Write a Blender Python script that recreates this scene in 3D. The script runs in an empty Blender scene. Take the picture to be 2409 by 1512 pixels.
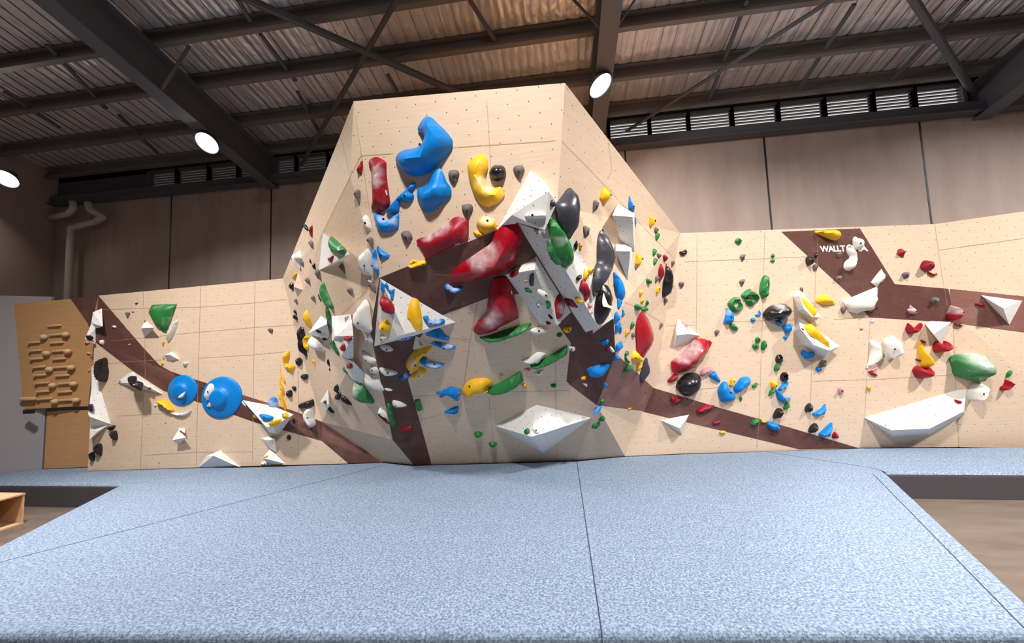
import bpy, bmesh, math
from mathutils import Vector, Matrix
from mathutils.bvhtree import BVHTree
from mathutils.geometry import delaunay_2d_cdt

C = bpy.context.scene.collection
S = bpy.context.scene

# ------------------------------------------------------------------ camera
FOC, CX, CY = 900.0, 1204.5, 756.0
EYE = Vector((0.0, 0.0, 2.02))
def cray(x, y): return Vector((x - CX, CY - y, -FOC))
AZ = cray(785, -10950).normalized()                 # world up as the camera sees it
AX = -cray(-5800, 1075).normalized()
AX = (AX - AZ * AX.dot(AZ)).normalized()
AY = AZ.cross(AX)
cam = bpy.data.objects.new('camera', bpy.data.cameras.new('camera'))
C.objects.link(cam)
cam.data.sensor_width = 36.0
cam.data.lens = FOC / 2409.0 * 36.0
cam.data.clip_start = 0.02
M3 = Matrix((AX, AY, AZ))                           # camera -> world
cam.matrix_world = Matrix.Translation(EYE) @ M3.to_4x4()
S.camera = cam

# ------------------------------------------------------------------ light and exposure
S.view_settings.view_transform = 'Standard'
S.view_settings.look = 'None'
S.view_settings.gamma = 1.0
S.view_settings.use_curve_mapping = False
S.view_settings.exposure = 0.0
W = bpy.data.worlds.new('hall_air'); S.world = W; W.use_nodes = True
W.node_tree.nodes['Background'].inputs[0].default_value = (0.80, 0.82, 0.90, 1)
W.node_tree.nodes['Background'].inputs[1].default_value = 0.07
# flood lamps of the hall: (x, y, z), watts, axis of the beam, beam angle in degrees
LAMPS = [((0.71, 5.30, 5.72), 100, (0.55, -0.25, -1), 165),  # seen right of the prow
         ((-5.74, 5.45, 5.66), 55, (0, -0.8, -1), 90),      # seen on the left rafter
         ((-10.35, 5.75, 5.62), 30, (0.3, -0.8, -1), 90),   # seen at the left edge
         ((-0.55, 0.15, 6.3), 150, (0, 0.62, -1), 112),     # over the viewer
         ((3.3, 2.3, 6.2), 260, (-0.05, 0.30, -1), 122),    # over the right half of the mat
         ((8.3, 2.9, 6.2), 330, (-0.2, 0.30, -1), 122),     # added out of view at far right to brighten the right panels
         ((-5.4, 2.5, 6.3), 215, (0, 0.18, -1), 118)]       # over the left mat
LAMP_SIZE = 0.42

# ------------------------------------------------------------------ helpers
def ray(x, y): return (M3 @ cray(x, y)).normalized()
def at_y(x, y, d):
    r = ray(x, y); return EYE + r * (d / r.y)
def at_z(x, y, z):
    r = ray(x, y); return EYE + r * ((z - EYE.z) / r.z)
def at_plane(x, y, p, n):
    r = ray(x, y); return EYE + r * ((p - EYE).dot(n) / r.dot(n))
def plane3(a, b, c):
    n = (b - a).cross(c - a).normalized()
    if n.dot(EYE - a) < 0: n = -n
    return (a, n)
def on(pl, x, y): return at_plane(x, y, pl[0], pl[1])

def link(name, me, mats=(), parent=None, smooth=False):
    o = bpy.data.objects.new(name, me)
    C.objects.link(o)
    for m in (mats if isinstance(mats, (list, tuple)) else [mats]): me.materials.append(m)
    if smooth:
        me.polygons.foreach_set('use_smooth', [True] * len(me.polygons))
    if parent: o.parent = parent
    return o
def from_bm(name, bm, mats=(), parent=None, smooth=False):
    me = bpy.data.meshes.new(name); bm.to_mesh(me); bm.free()
    return link(name, me, mats, parent, smooth)
def tag(o, label, cat, group=None):
    o['label'] = label; o['category'] = cat
    if group: o['group'] = group
    return o
def empty(name, loc=(0, 0, 0)):
    o = bpy.data.objects.new(name, None); C.objects.link(o)
    o.location = loc; o.empty_display_size = 0.1
    return o
def struct(o): o['kind'] = 'structure'; return o
def keep(o, parent):                                # parent without moving
    o.parent = parent
    o.matrix_parent_inverse = Matrix.Translation(-Vector(parent.location))
    return o

def box_bm(bm, c, s, rot=None):
    m = Matrix.Translation(Vector(c)) @ ((rot or Matrix()).to_4x4()) @ Matrix.Diagonal((s[0], s[1], s[2], 1))
    bmesh.ops.create_cube(bm, size=1.0, matrix=m)
def bar_bm(bm, a, b, w, h, up=Vector((0, 0, 1))):
    a, b = Vector(a), Vector(b); d = b - a; L = d.length; d.normalize()
    s = d.cross(up).normalized(); u = s.cross(d)
    R = Matrix((d, s, u)).transposed()
    box_bm(bm, (a + b) / 2, (L, w, h), R)
def prism_bm(bm, pts, vec):
    a = [bm.verts.new(p) for p in pts]; b = [bm.verts.new(Vector(p) + Vector(vec)) for p in pts]
    bm.faces.new(a); bm.faces.new(list(reversed(b)))
    n = len(pts)
    for i in range(n): bm.faces.new((a[i], b[i], b[(i + 1) % n], a[(i + 1) % n]))
    bmesh.ops.recalc_face_normals(bm, faces=bm.faces)
def tube_bm(bm, pts, r, seg=12):
    pts = [Vector(p) for p in pts]; rings = []
    for i, p in enumerate(pts):
        d = ((pts[min(i + 1, len(pts) - 1)] - pts[i]).normalized() + (pts[i] - pts[max(i - 1, 0)]).normalized()).normalized()
        s = d.cross(Vector((0.31, 0.9, 0.27))).normalized(); u = s.cross(d)
        rings.append([bm.verts.new(p + (s * math.cos(t) + u * math.sin(t)) * r) for t in [2 * math.pi * k / seg for k in range(seg)]])
    for a, b in zip(rings, rings[1:]):
        for k in range(seg): bm.faces.new((a[k], a[(k + 1) % seg], b[(k + 1) % seg], b[k]))
    bm.faces.new(rings[0]); bm.faces.new(list(reversed(rings[-1])))
    bmesh.ops.recalc_face_normals(bm, faces=bm.faces)
def plane_uv(bm):                                   # metres, u level and v up the face
    uv = bm.loops.layers.uv.verify()
    bm.normal_update()
    for f in bm.faces:
        n = f.normal; u = Vector((0, 0, 1)).cross(n)
        u = Vector((1, 0, 0)) if u.length < 1e-3 else u.normalized()
        v = n.cross(u)
        for l in f.loops: l[uv].uv = (l.vert.co.dot(u), l.vert.co.dot(v))

# ------------------------------------------------------------------ materials
def mat(name): 
    m = bpy.data.materials.new(name); m.use_nodes = True
    nt = m.node_tree; return m, nt, nt.nodes['Principled BSDF']
def N(nt, t, **kw):
    n = nt.nodes.new(t)
    for k, v in kw.items(): setattr(n, k, v)
    return n
def math_n(nt, op, a, b=None, c=None):
    n = N(nt, 'ShaderNodeMath', operation=op)
    for i, v in enumerate((a, b, c)):
        if v is None: continue
        if isinstance(v, (int, float)): n.inputs[i].default_value = v
        else: nt.links.new(v, n.inputs[i])
    return n.outputs[0]
def mix_c(nt, f, a, b):
    n = N(nt, 'ShaderNodeMix', data_type='RGBA')
    for i, v in ((0, f), (6, a), (7, b)):
        if isinstance(v, (int, float)): n.inputs[i].default_value = v
        elif isinstance(v, tuple): n.inputs[i].default_value = v if len(v) == 4 else (*v, 1)
        else: nt.links.new(v, n.inputs[i])
    return n.outputs[2]
def ramp(nt, src, lo, hi):
    n = N(nt, 'ShaderNodeMapRange'); nt.links.new(src, n.inputs[0])
    n.inputs[1].default_value = lo; n.inputs[2].default_value = hi
    return n.outputs[0]
def coords(nt, kind, scale=(1, 1, 1)):
    t = N(nt, 'ShaderNodeTexCoord'); mp = N(nt, 'ShaderNodeMapping')
    mp.inputs['Scale'].default_value = scale
    nt.links.new(t.outputs[kind], mp.inputs[0]); return mp.outputs[0]
def noise(nt, vec, scale, detail=3.0, rough=0.55):
    n = N(nt, 'ShaderNodeTexNoise'); nt.links.new(vec, n.inputs['Vector'])
    n.inputs['Scale'].default_value = scale; n.inputs['Detail'].default_value = detail
    n.inputs['Roughness'].default_value = rough; return n.outputs[0]
def dots(nt, pu, pv, r):                            # staggered insert holes in the sheet
    t = N(nt, 'ShaderNodeTexCoord'); sp = N(nt, 'ShaderNodeSeparateXYZ')
    nt.links.new(t.outputs['UV'], sp.inputs[0]); out = None
    for off in (0.0, 0.5):
        a = math_n(nt, 'MULTIPLY', math_n(nt, 'SUBTRACT', math_n(nt, 'FRACT', math_n(nt, 'ADD', math_n(nt, 'DIVIDE', sp.outputs[0], pu), off)), 0.5), pu)
        b = math_n(nt, 'MULTIPLY', math_n(nt, 'SUBTRACT', math_n(nt, 'FRACT', math_n(nt, 'ADD', math_n(nt, 'DIVIDE', sp.outputs[1], pv), off)), 0.5), pv)
        d = math_n(nt, 'LESS_THAN', math_n(nt, 'ADD', math_n(nt, 'MULTIPLY', a, a), math_n(nt, 'MULTIPLY', b, b)), r * r)
        out = d if out is None else math_n(nt, 'MAXIMUM', out, d)
    return out
def sheet(name, c1, c2, rough, dot=(0.2, 0.22, 0.0052), stain=None, grain=(1.2, 16, 1)):
    m, nt, b = mat(name)
    col = mix_c(nt, ramp(nt, noise(nt, coords(nt, 'UV', grain), 3.0, 4), 0.3, 0.7), c1, c2)
    big = ramp(nt, noise(nt, coords(nt, 'UV'), 0.9, 3), 0.35, 0.75)
    col = mix_c(nt, math_n(nt, 'MULTIPLY', big, 0.35), col, tuple(x * 0.86 for x in c1))
    if stain:
        s = ramp(nt, noise(nt, coords(nt, 'UV'), 2.3, 6, 0.7), 0.52, 0.85)
        col = mix_c(nt, math_n(nt, 'MULTIPLY', s, 0.5), col, stain)
        s2 = ramp(nt, noise(nt, coords(nt, 'UV'), 28.0, 2, 0.6), 0.66, 0.8)
        col = mix_c(nt, math_n(nt, 'MULTIPLY', s2, 0.28), col, stain)
    if dot: col = mix_c(nt, dots(nt, *dot), col, (0.03, 0.022, 0.016))
    nt.links.new(col, b.inputs['Base Color']); b.inputs['Roughness'].default_value = rough
    return m
WOOD = sheet('birch_plywood', (0.70, 0.515, 0.36), (0.785, 0.595, 0.435), 0.55)
BROWN = sheet('brown_coated_plywood', (0.215, 0.088, 0.066), (0.275, 0.122, 0.097), 0.5, stain=(0.52, 0.38, 0.36))
WHITE = sheet('white_textured_plywood', (0.78, 0.75, 0.70), (0.84, 0.81, 0.76), 0.75, dot=(0.15, 0.16, 0.0055), grain=(3, 3, 1))
OAK = sheet('raw_plywood_side', (0.50, 0.27, 0.11), (0.60, 0.33, 0.15), 0.6, dot=None)

def simple(name, c, rough, metal=0.0, chalk=0.0, bump=0.0, coat=0.0):
    m, nt, b = mat(name)
    b.inputs['Roughness'].default_value = rough; b.inputs['Metallic'].default_value = metal
    if 'resin' in name and 'black' not in name: b.inputs['Specular IOR Level'].default_value = 0.32
    if coat: b.inputs['Coat Weight'].default_value = coat; b.inputs['Coat Roughness'].default_value = 0.12
    if chalk:
        v = coords(nt, 'Object')
        f = ramp(nt, noise(nt, v, 7.0, 5, 0.65), 0.56, 0.82)
        at = N(nt, 'ShaderNodeAttribute', attribute_name='chalk')
        g = math_n(nt, 'MULTIPLY', at.outputs['Fac'], math_n(nt, 'ADD', ramp(nt, noise(nt, v, 16.0, 4, 0.6), 0.2, 0.75), 0.35))
        amt = math_n(nt, 'MINIMUM', math_n(nt, 'ADD', math_n(nt, 'MULTIPLY', f, chalk), g), 0.92)
        nt.links.new(mix_c(nt, amt, c, (0.80, 0.76, 0.76)), b.inputs['Base Color'])
    else:
        b.inputs['Base Color'].default_value = (*c, 1)
    if bump:
        bp = N(nt, 'ShaderNodeBump'); bp.inputs['Strength'].default_value = bump; bp.inputs['Distance'].default_value = 0.004
        nt.links.new(noise(nt, coords(nt, 'Object'), 240.0, 2), bp.inputs['Height'])
        nt.links.new(bp.outputs[0], b.inputs['Normal'])
    return m
COL = {
 'B': simple('blue_resin', (0.002, 0.215, 0.62), 0.42, chalk=0.3, bump=0.25),
 'U': simple('blue_resin_clean', (0.001, 0.205, 0.60), 0.40, chalk=0.02, bump=0.2),
 'R': simple('red_resin', (0.29, 0.005, 0.016), 0.42, chalk=0.12, bump=0.2),
 'Q': simple('glossy_red_resin', (0.36, 0.003, 0.013), 0.30, chalk=0.06, coat=0.15),
 'Y': simple('yellow_resin', (0.88, 0.48, 0.012), 0.45, chalk=0.25, bump=0.25),
 'G': simple('green_resin', (0.025, 0.185, 0.045), 0.38, chalk=0.35, bump=0.2),
 'K': simple('black_resin', (0.013, 0.010, 0.011), 0.26, chalk=0.03),
 'S': simple('slate_black_resin', (0.040, 0.038, 0.050), 0.32, chalk=0.1),
 'A': simple('grey_resin', (0.155, 0.125, 0.118), 0.62, chalk=0.3, bump=0.3),
 'W': simple('white_resin', (0.80, 0.77, 0.70), 0.6, bump=0.2),
 'P': simple('chalky_pink_resin', (0.55, 0.25, 0.26), 0.6, chalk=0.6),
 'T': simple('tan_resin', (0.60, 0.36, 0.18), 0.6),
 'O': simple('pale_wood', (0.62, 0.42, 0.22), 0.55),
}
STEEL = simple('dark_painted_steel', (0.095, 0.095, 0.112), 0.5)
GALV = simple('galvanised_purlin', (0.24, 0.215, 0.205), 0.45, metal=0.35)
BLACKM = simple('bolt_recess', (0.010, 0.009, 0.009), 0.5)
SEAMM = simple('panel_gap', (0.45, 0.30, 0.19), 0.9)
LOGOW = simple('white_paint', (0.84, 0.82, 0.78), 0.6)
PVC = simple('grey_pvc', (0.55, 0.52, 0.48), 0.45)
DARKSIDE = simple('dark_mat_side', (0.062, 0.052, 0.058), 0.95)  # even dark colour for the upright faces of the left and right mats
MATEDGE = simple('mat_gap_thread', (0.035, 0.05, 0.075), 0.95)
BOXW = simple('pine_board', (0.66, 0.42, 0.24), 0.6)

m, nt, b = mat('carpet_blue_grey'); CARPET = m
v = coords(nt, 'Object')
sp = ramp(nt, noise(nt, v, 62.0, 2, 0.6), 0.36, 0.66)
st = ramp(nt, noise(nt, coords(nt, 'Object', (0.5, 5.0, 1)), 2.0, 4, 0.6), 0.35, 0.75)
col = mix_c(nt, sp, (0.095, 0.140, 0.215), (0.33, 0.415, 0.53))
col = mix_c(nt, math_n(nt, 'MULTIPLY', st, 0.35), col, (0.165, 0.215, 0.29))
nt.links.new(col, b.inputs['Base Color']); b.inputs['Roughness'].default_value = 0.95
bp = N(nt, 'ShaderNodeBump'); bp.inputs['Strength'].default_value = 0.5; bp.inputs['Distance'].default_value = 0.006
nt.links.new(noise(nt, v, 90.0, 2), bp.inputs['Height']); nt.links.new(bp.outputs[0], b.inputs['Normal'])

m, nt, b = mat('concrete_floor'); FLOORM = m
f = ramp(nt, noise(nt, coords(nt, 'Object', (1, 3.5, 1)), 1.6, 6, 0.6), 0.3, 0.7)
nt.links.new(mix_c(nt, f, (0.115, 0.085, 0.066), (0.175, 0.135, 0.108)), b.inputs['Base Color'])
b.inputs['Roughness'].default_value = 0.5

m, nt, b = mat('precast_concrete'); CONC = m
f = ramp(nt, noise(nt, coords(nt, 'Object', (2.2, 1, 0.5)), 1.3, 6, 0.6), 0.3, 0.72)
nt.links.new(mix_c(nt, f, (0.33, 0.25, 0.215), (0.42, 0.335, 0.29)), b.inputs['Base Color'])
b.inputs['Roughness'].default_value = 0.85
PLASTER = simple('grey_partition', (0.33, 0.30, 0.31), 0.9)

m, nt, b = mat('roof_foil'); FOIL = m
v = coords(nt, 'Object')
wv = N(nt, 'ShaderNodeTexWave', wave_type='BANDS', bands_direction='X')
nt.links.new(v, wv.inputs['Vector'])
wv.inputs['Scale'].default_value = 2.6; wv.inputs['Distortion'].default_value = 2.2; wv.inputs['Detail'].default_value = 1.5
wv.inputs['Detail Scale'].default_value = 1.2
cr1 = noise(nt, coords(nt, 'Object', (1.0, 0.7, 1)), 5.5, 2.6, 0.5)
hh = math_n(nt, 'ADD', math_n(nt, 'MULTIPLY', wv.outputs[1], 0.22), cr1)
bp = N(nt, 'ShaderNodeBump'); bp.inputs['Strength'].default_value = 0.6; bp.inputs['Distance'].default_value = 0.05
nt.links.new(hh, bp.inputs['Height']); nt.links.new(bp.outputs[0], b.inputs['Normal'])
b.inputs['Base Color'].default_value = (0.82, 0.78, 0.80, 1)
b.inputs['Metallic'].default_value = 0.55; b.inputs['Roughness'].default_value = 0.36

def glow(name, c, s):
    m, nt, b = mat(name)
    b.inputs['Emission Color'].default_value = (*c, 1); b.inputs['Emission Strength'].default_value = s
    b.inputs['Base Color'].default_value = (0.8, 0.8, 0.8, 1)
    return m
LENS = glow('lit_lamp_lens', (1.0, 0.97, 0.92), 60.0)
DAYR = glow('daylight_pane', (0.95, 0.98, 1.0), 0.95)
DAYL = glow('dim_daylight_pane', (0.9, 0.85, 0.82), 0.06)

# ------------------------------------------------------------------ hall shell
SL, YB, ZR = 0.203, 6.95, 6.10                       # roof pitch, back wall, purlin underside at the wall
def roof_z(y, z0=ZR): return z0 + SL * (YB - y)
XL, XR, YF = -11.05, 10.5, -5.0

bm = bmesh.new(); box_bm(bm, ((XL + XR) / 2, (YB + YF) / 2, -0.1), (XR - XL, YB - YF, 0.2))
struct(from_bm('floor', bm, FLOORM))
bm = bmesh.new()
box_bm(bm, ((XL + XR) / 2, YB + 0.1, 2.85), (XR - XL, 0.2, 5.7))
for px, py in ((400, 580), (637, 560), (1474, 420), (1806, 430), (2176, 400)):
    p = at_y(px, py, YB); n0 = len(bm.faces)
    box_bm(bm, (p.x, YB - 0.001, 2.85), (0.028, 0.006, 5.7))
    bm.faces.ensure_lookup_table()
    for f in bm.faces[n0:]: f.material_index = 1
for x0, x1, z0, z1 in ((XL, -8.66, 5.7, 6.32), (6.73, XR, 5.7, 6.32), (XL, XR, 6.13, 6.32)):
    n0 = len(bm.faces); box_bm(bm, ((x0 + x1) / 2, YB + 0.1, (z0 + z1) / 2), (x1 - x0, 0.2, z1 - z0)); bm.faces.ensure_lookup_table()
    for f in bm.faces[n0:]: f.material_index = 2
struct(from_bm('wall_back', bm, [CONC, BLACKM, STEEL]))
bm = bmesh.new(); box_bm(bm, (XL - 0.1, (YB + YF) / 2, 4.0), (0.2, YB - YF, 8.0))
struct(from_bm('wall_left', bm, CONC))
bm = bmesh.new(); box_bm(bm, (XR + 0.1, (YB + YF) / 2, 4.0), (0.2, YB - YF, 8.0))
struct(from_bm('wall_right', bm, CONC))
# grey partition in the left corner, at an angle to the hall
PA, PB = Vector((-8.78, 5.52, 0)), Vector((-11.0, 4.13, 0))
bm = bmesh.new(); nrm = (PB - PA).cross(Vector((0, 0, 1))).normalized()
nrm = nrm if nrm.y > 0 else -nrm
prism_bm(bm, [PA, PB, PB + Vector((0, 0, 3.25)), PA + Vector((0, 0, 3.25))], nrm * 0.08)
struct(from_bm('wall_corner', bm, PLASTER))
PART = (PA, -nrm)

# corrugated roof over foil
bm = bmesh.new(); n = 110
zo = 0.235
for k in range(n):
    x0 = XL + (XR - XL) * k / n; x1 = XL + (XR - XL) * (k + 1) / n; xm = x0 + 0.72 * (x1 - x0)
    for (a, b2, d) in ((x0, xm, 0.0), (xm, x1, 0.012)):
        vs = [bm.verts.new((a, YB, roof_z(YB) + zo + d)), bm.verts.new((b2, YB, roof_z(YB) + zo + d)),
              bm.verts.new((b2, YF, roof_z(YF) + zo + d)), bm.verts.new((a, YF, roof_z(YF) + zo + d))]
        bm.faces.new(vs)
struct(from_bm('ceiling', bm, FOIL))
bm = bmesh.new()
prism_bm(bm, [(XL, YB, roof_z(YB) + 0.30), (XR, YB, roof_z(YB) + 0.30), (XR, YF, roof_z(YF) + 0.30), (XL, YF, roof_z(YF) + 0.30)], (0, 0, 0.03))
struct(from_bm('roof', bm, STEEL))

# rafters (I sections down the slope)
RX = [(-5.74, 'dark steel rafter running down to the left part of the back wall'),
      (0.76, 'dark steel rafter above the prow, a flood lamp under it'),
      (6.95, 'dark steel rafter meeting the back wall right of the bright louvres')]
for x, lab in RX:
    bm = bmesh.new()
    def beam(z, w, h):
        bar_bm(bm, (x, YB - 0.02, roof_z(YB - 0.02, z)), (x, YF, roof_z(YF, z)), w, h)
    beam(ZR - 0.60 + 0.012, 0.24, 0.024); beam(ZR - 0.012, 0.24, 0.024); beam(ZR - 0.30, 0.03, 0.58)
    r = from_bm('roof_rafter', bm, STEEL)
    tag(r, lab, 'roof beam')
    bm = bmesh.new(); box_bm(bm, (x, YB - 0.02, 5.80), (0.26, 0.03, 0.58)); keep(from_bm('end_plate', bm, STEEL), r)
    bm = bmesh.new()
    y = 4.62
    for s in (-1, 1):
        bar_bm(bm, (x + 0.1 * s, y, roof_z(y, ZR - 0.58)), (x + 0.55 * s, y, roof_z(y) + 0.05), 0.045, 0.012)
    keep(from_bm('fly_brace', bm, STEEL), r)

PUR = [(6.74, 'lowest purlin, just above the row of louvres'), (6.02, 'second purlin up from the louvres'),
       (5.22, 'third purlin up from the louvres'), (4.52, 'fourth purlin up from the louvres'), (3.4, 'fifth purlin up, near the top edge of the view'),
       (2.2, None), (1.0, None), (-0.4, None), (-1.8, None), (-3.2, None)]
for y, lab in PUR:
    bm = bmesh.new(); z = roof_z(y)
    for (dy, dz, w, h) in ((0, 0.008, 0.085, 0.016), (0, 0.212, 0.085, 0.016), (0.035, 0.11, 0.014, 0.2), (-0.04, 0.022, 0.012, 0.04)):
        box_bm(bm, ((XL + XR) / 2, y + dy, z + dz), (XR - XL - 0.02, w, h))
    o = from_bm('roof_purlin', bm, GALV)
    tag(o, lab or 'galvanised roof purlin over the viewer, out of the view', 'purlin', 'roof purlins')
# short bridging bars between the purlins
BRG = [((1105, 0), (1175, 110)), ((612, 80), (696, 190)), ((700, 215), (760, 330)), ((1757, 0), (1664, 245)), ((2010, 10), (1874, 218)), ((2275, 0), (2099, 188)),
       ((912, 175), (935, 215)), ((110, 105), (250, 255)), ((10, 215), (140, 300)), ((280, 270), (370, 360)), ((560, 0), (590, 50))]
BLAB = ['above the prow\'s top left corner', 'left of the crossing braces', 'below the left end of the long brace', 'right of the flood lamp over the prow',
        'second right of the flood lamp', 'under the top right corner strut', 'behind the crossing braces', 'left of the left rafter, nearer the top',
        'at the left edge of the view', 'left of the left rafter, near its lamp', 'at the top edge left of the long brace']
for (a, b2), lab in zip(BRG, BLAB):
    P0 = (Vector((0, YB, ZR + 0.06)), Vector((0, -SL, -1)).normalized())
    bm = bmesh.new(); bar_bm(bm, on(P0, *a), on(P0, *b2), 0.05, 0.035)
    tag(from_bm('bridging_bar', bm, STEEL), 'thin dark bridging bar between purlins, ' + lab, 'roof bar', 'bridging bars')
BRC = [((560, -12), (1090, 224), 0.10, 'long dark diagonal brace rising left above the prow'), ((940, -12), (690, 420), 0.07, 'dark diagonal brace crossing the long one, down to the left rafter foot'),
       ((1975, -12), (1440, 330), 0.06, 'slim dark diagonal brace right of the flood lamp over the prow'), ((2140, -15), (2312, 252), 0.10, 'grey diagonal strut ending at the right rafter foot')]
for a, b2, w, lab in BRC:
    P0 = (Vector((0, YB, ZR - 0.12)), Vector((0, -SL, -1)).normalized())
    bm = bmesh.new(); tube_bm(bm, [on(P0, *a), on(P0, *b2)], w * 0.5, 10)
    tag(from_bm('roof_brace', bm, STEEL), lab, 'roof brace')
# eaves beam and louvres
bm = bmesh.new()
box_bm(bm, ((XL + XR) / 2, YB - 0.06, 5.67), (XR - XL - 0.04, 0.16, 0.18)); box_bm(bm, ((XL + XR) / 2, YB - 0.10, 5.59), (XR - XL - 0.04, 0.2, 0.014))
tag(from_bm('eaves_beam', bm, STEEL), 'long dark steel beam along the top of the concrete back wall', 'beam')
BAYS = [-8.63, -7.96, -7.2, -6.51, -5.9, -5.2, -4.5, -3.8, -3.1, -2.4, -1.7, -1.0, -0.3, 0.35, 1.02, 1.74, 2.41, 3.14, 3.89, 4.62, 5.37, 5.99, 6.70]
for i, (x0, x1) in enumerate(zip(BAYS, BAYS[1:])):
    bm = bmesh.new()
    box_bm(bm, (x0, YB - 0.03, 5.95), (0.05, 0.10, 0.38)); box_bm(bm, (x1, YB - 0.03, 5.95), (0.05, 0.10, 0.38))
    box_bm(bm, ((x0 + x1) / 2, YB - 0.03, 6.125), (x1 - x0, 0.10, 0.03)); box_bm(bm, ((x0 + x1) / 2, YB - 0.03, 5.775), (x1 - x0, 0.10, 0.03))
    w = struct(from_bm('window_%d' % (i + 1), bm, STEEL))
    bm = bmesh.new()
    for k in range(6):
        box_bm(bm, ((x0 + x1) / 2, YB - 0.01, 5.82 + 0.054 * k), (x1 - x0 - 0.05, 0.035, 0.024))
    from_bm('slats', bm, GALV, w)
    bm = bmesh.new(); box_bm(bm, ((x0 + x1) / 2, YB + 0.03, 5.95), (x1 - x0 - 0.05, 0.01, 0.33))
    from_bm('pane', bm, DAYR if x0 > 0.5 else DAYL, w)

# flood lamps
LLAB = ['lit flood lamp under the middle rafter, right of the prow top', 'lit flood lamp under the left rafter', 'lit flood lamp at the left edge of the view',
        'lit flood lamp hung over the viewer', 'lit flood lamp hung over the right half of the mat', 'added unseen flood lamp far right over the right mat', 'lit flood lamp hung over the left mat']
for ((x, y, z), watt, aim, spread), lab in zip(LAMPS, LLAB):
    e = empty('flood_lamp', (x, y, z)); tag(e, lab, 'lamp', 'flood lamps')
    d = Vector(aim).normalized()
    q = Vector((0, 0, -1)).rotation_difference(d).to_matrix()
    bm = bmesh.new(); seg = 28; prof = [(0.03, 0.20), (0.07, 0.19), (0.075, 0.13), (0.16, 0.06), (0.185, 0.0), (0.175, 0.0), (0.15, 0.05)]
    rings = [[bm.verts.new(q @ Vector((r * math.cos(2 * math.pi * k / seg), r * math.sin(2 * math.pi * k / seg), h))) for k in range(seg)] for r, h in prof]
    for r0, r1 in zip(rings, rings[1:]):
        for k in range(seg): bm.faces.new((r0[k], r0[(k + 1) % seg], r1[(k + 1) % seg], r1[k]))
    bm.faces.new(rings[0])
    from_bm('housing', bm, STEEL, e, True)
    bm = bmesh.new(); bmesh.ops.create_circle(bm, cap_ends=True, segments=28, radius=0.178)
    for v2 in bm.verts: v2.co = q @ (v2.co + Vector((0, 0, 0.015)))
    from_bm('lens', bm, LENS, e)
    bm = bmesh.new(); tube_bm(bm, [q @ Vector((0, 0, 0.19)), Vector((0, 0, roof_z(y, ZR - 0.6 if abs(y) > 3 else ZR + 0.02) - z + 0.02)) + q @ Vector((0, 0, 0.0))], 0.012, 8)
    from_bm('bracket', bm, STEEL, e)
    L = bpy.data.lights.new('lamp_beam', 'AREA'); L.shape = 'DISK'; L.size = LAMP_SIZE; L.energy = watt; L.spread = math.radians(spread)
    L.color = (1.0, 0.97, 0.95)
    lo = bpy.data.objects.new('lamp_beam', L); C.objects.link(lo); lo.parent = e
    lo.matrix_local = Matrix.Translation(d * 0.03) @ Vector((0, 0, -1)).rotation_difference(d).to_matrix().to_4x4()

# rainwater pipe in the left corner
e = empty('drain_pipe', at_y(160, 698, 6.75)); tag(e, 'pale grey drain pipe with bends beside the dark left corner', 'pipe')
def pipe(nm, pts):
    bm = bmesh.new(); P = [at_y(x, y, 6.75) - e.location for x, y in pts]
    out = [P[0]]
    for a, b2, c2 in zip(P, P[1:], P[2:]):
        for t in (0.25, 0.5, 0.75): out.append((a * (1 - t) ** 2 + b2 * 2 * t * (1 - t) + c2 * t * t) if False else b2 + (a - b2) * max(0, 0.35 - 0.35 * t * 2) + (c2 - b2) * max(0, 0.35 * (t * 2 - 1)))
    out.append(P[-1]); tube_bm(bm, out, 0.062, 14); from_bm(nm, bm, PVC, e, True)
pipe('downpipe', [(156, 790), (160, 690), (167, 536), (226, 521), (236, 512)])
pipe('offset_bend', [(226, 521), (243, 511), (212, 493), (207, 476)])
pipe('inlet', [(120, 512), (160, 503), (173, 490), (172, 474)])

# wooden box on the floor at the left
e = empty('wooden_box', (-7.07, 4.2, 0)); tag(e, 'open pine box with a divider standing on the floor at the left edge', 'box')
def bx(nm, c, s):
    bm = bmesh.new(); box_bm(bm, c, s); bmesh.ops.bevel(bm, geom=bm.edges[:], offset=0.003, segments=1, profile=0.5); from_bm(nm, bm, BOXW, e)
bx('top_board', (-0.22, -0.52, 0.385), (0.46, 1.22, 0.02)); bx('bottom_board', (-0.22, -0.52, 0.012), (0.46, 1.22, 0.02))
bx('end_board', (-0.22, 0.08, 0.2), (0.44, 0.02, 0.35)); bx('end_board', (-0.22, -1.12, 0.2), (0.44, 0.02, 0.35))
bx('divider', (-0.22, -0.2, 0.2), (0.44, 0.02, 0.35)); bx('divider', (-0.22, -0.66, 0.2), (0.44, 0.02, 0.35)); bx('back_board', (-0.45, -0.52, 0.2), (0.015, 1.18, 0.35))

# ------------------------------------------------------------------ crash mats
MT = 0.32
def mpt(x, y): p = at_z(x, y, MT); return (p.x, p.y)
def lerp2(a, b2, t): return (a[0] + (b2[0] - a[0]) * t, a[1] + (b2[1] - a[1]) * t)
A_, B_ = (-6.35, 4.83), (-4.94, 2.06)
j2 = mpt(560, 1100); s1b = mpt(900, 1095); s1a = mpt(0, 1322)
def isect(p, p2, q, q2):
    d = (p2[0] - p[0], p2[1] - p[1]); f = (q2[0] - q[0], q2[1] - q[1]); den = d[0] * f[1] - d[1] * f[0]
    t = ((q[0] - p[0]) * f[1] - (q[1] - p[1]) * f[0]) / den; return (p[0] + d[0] * t, p[1] + d[1] * t)
I_ = isect(s1a, s1b, A_, B_)
FR, RB = (2.73, 2.67), mpt(2086, 1111)
f2 = isect(mpt(1410, 1450), mpt(1357, 1085), B_, FR); r2 = mpt(1357, 1085); r3 = (r2[0] + 0.02, 6.45)
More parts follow.
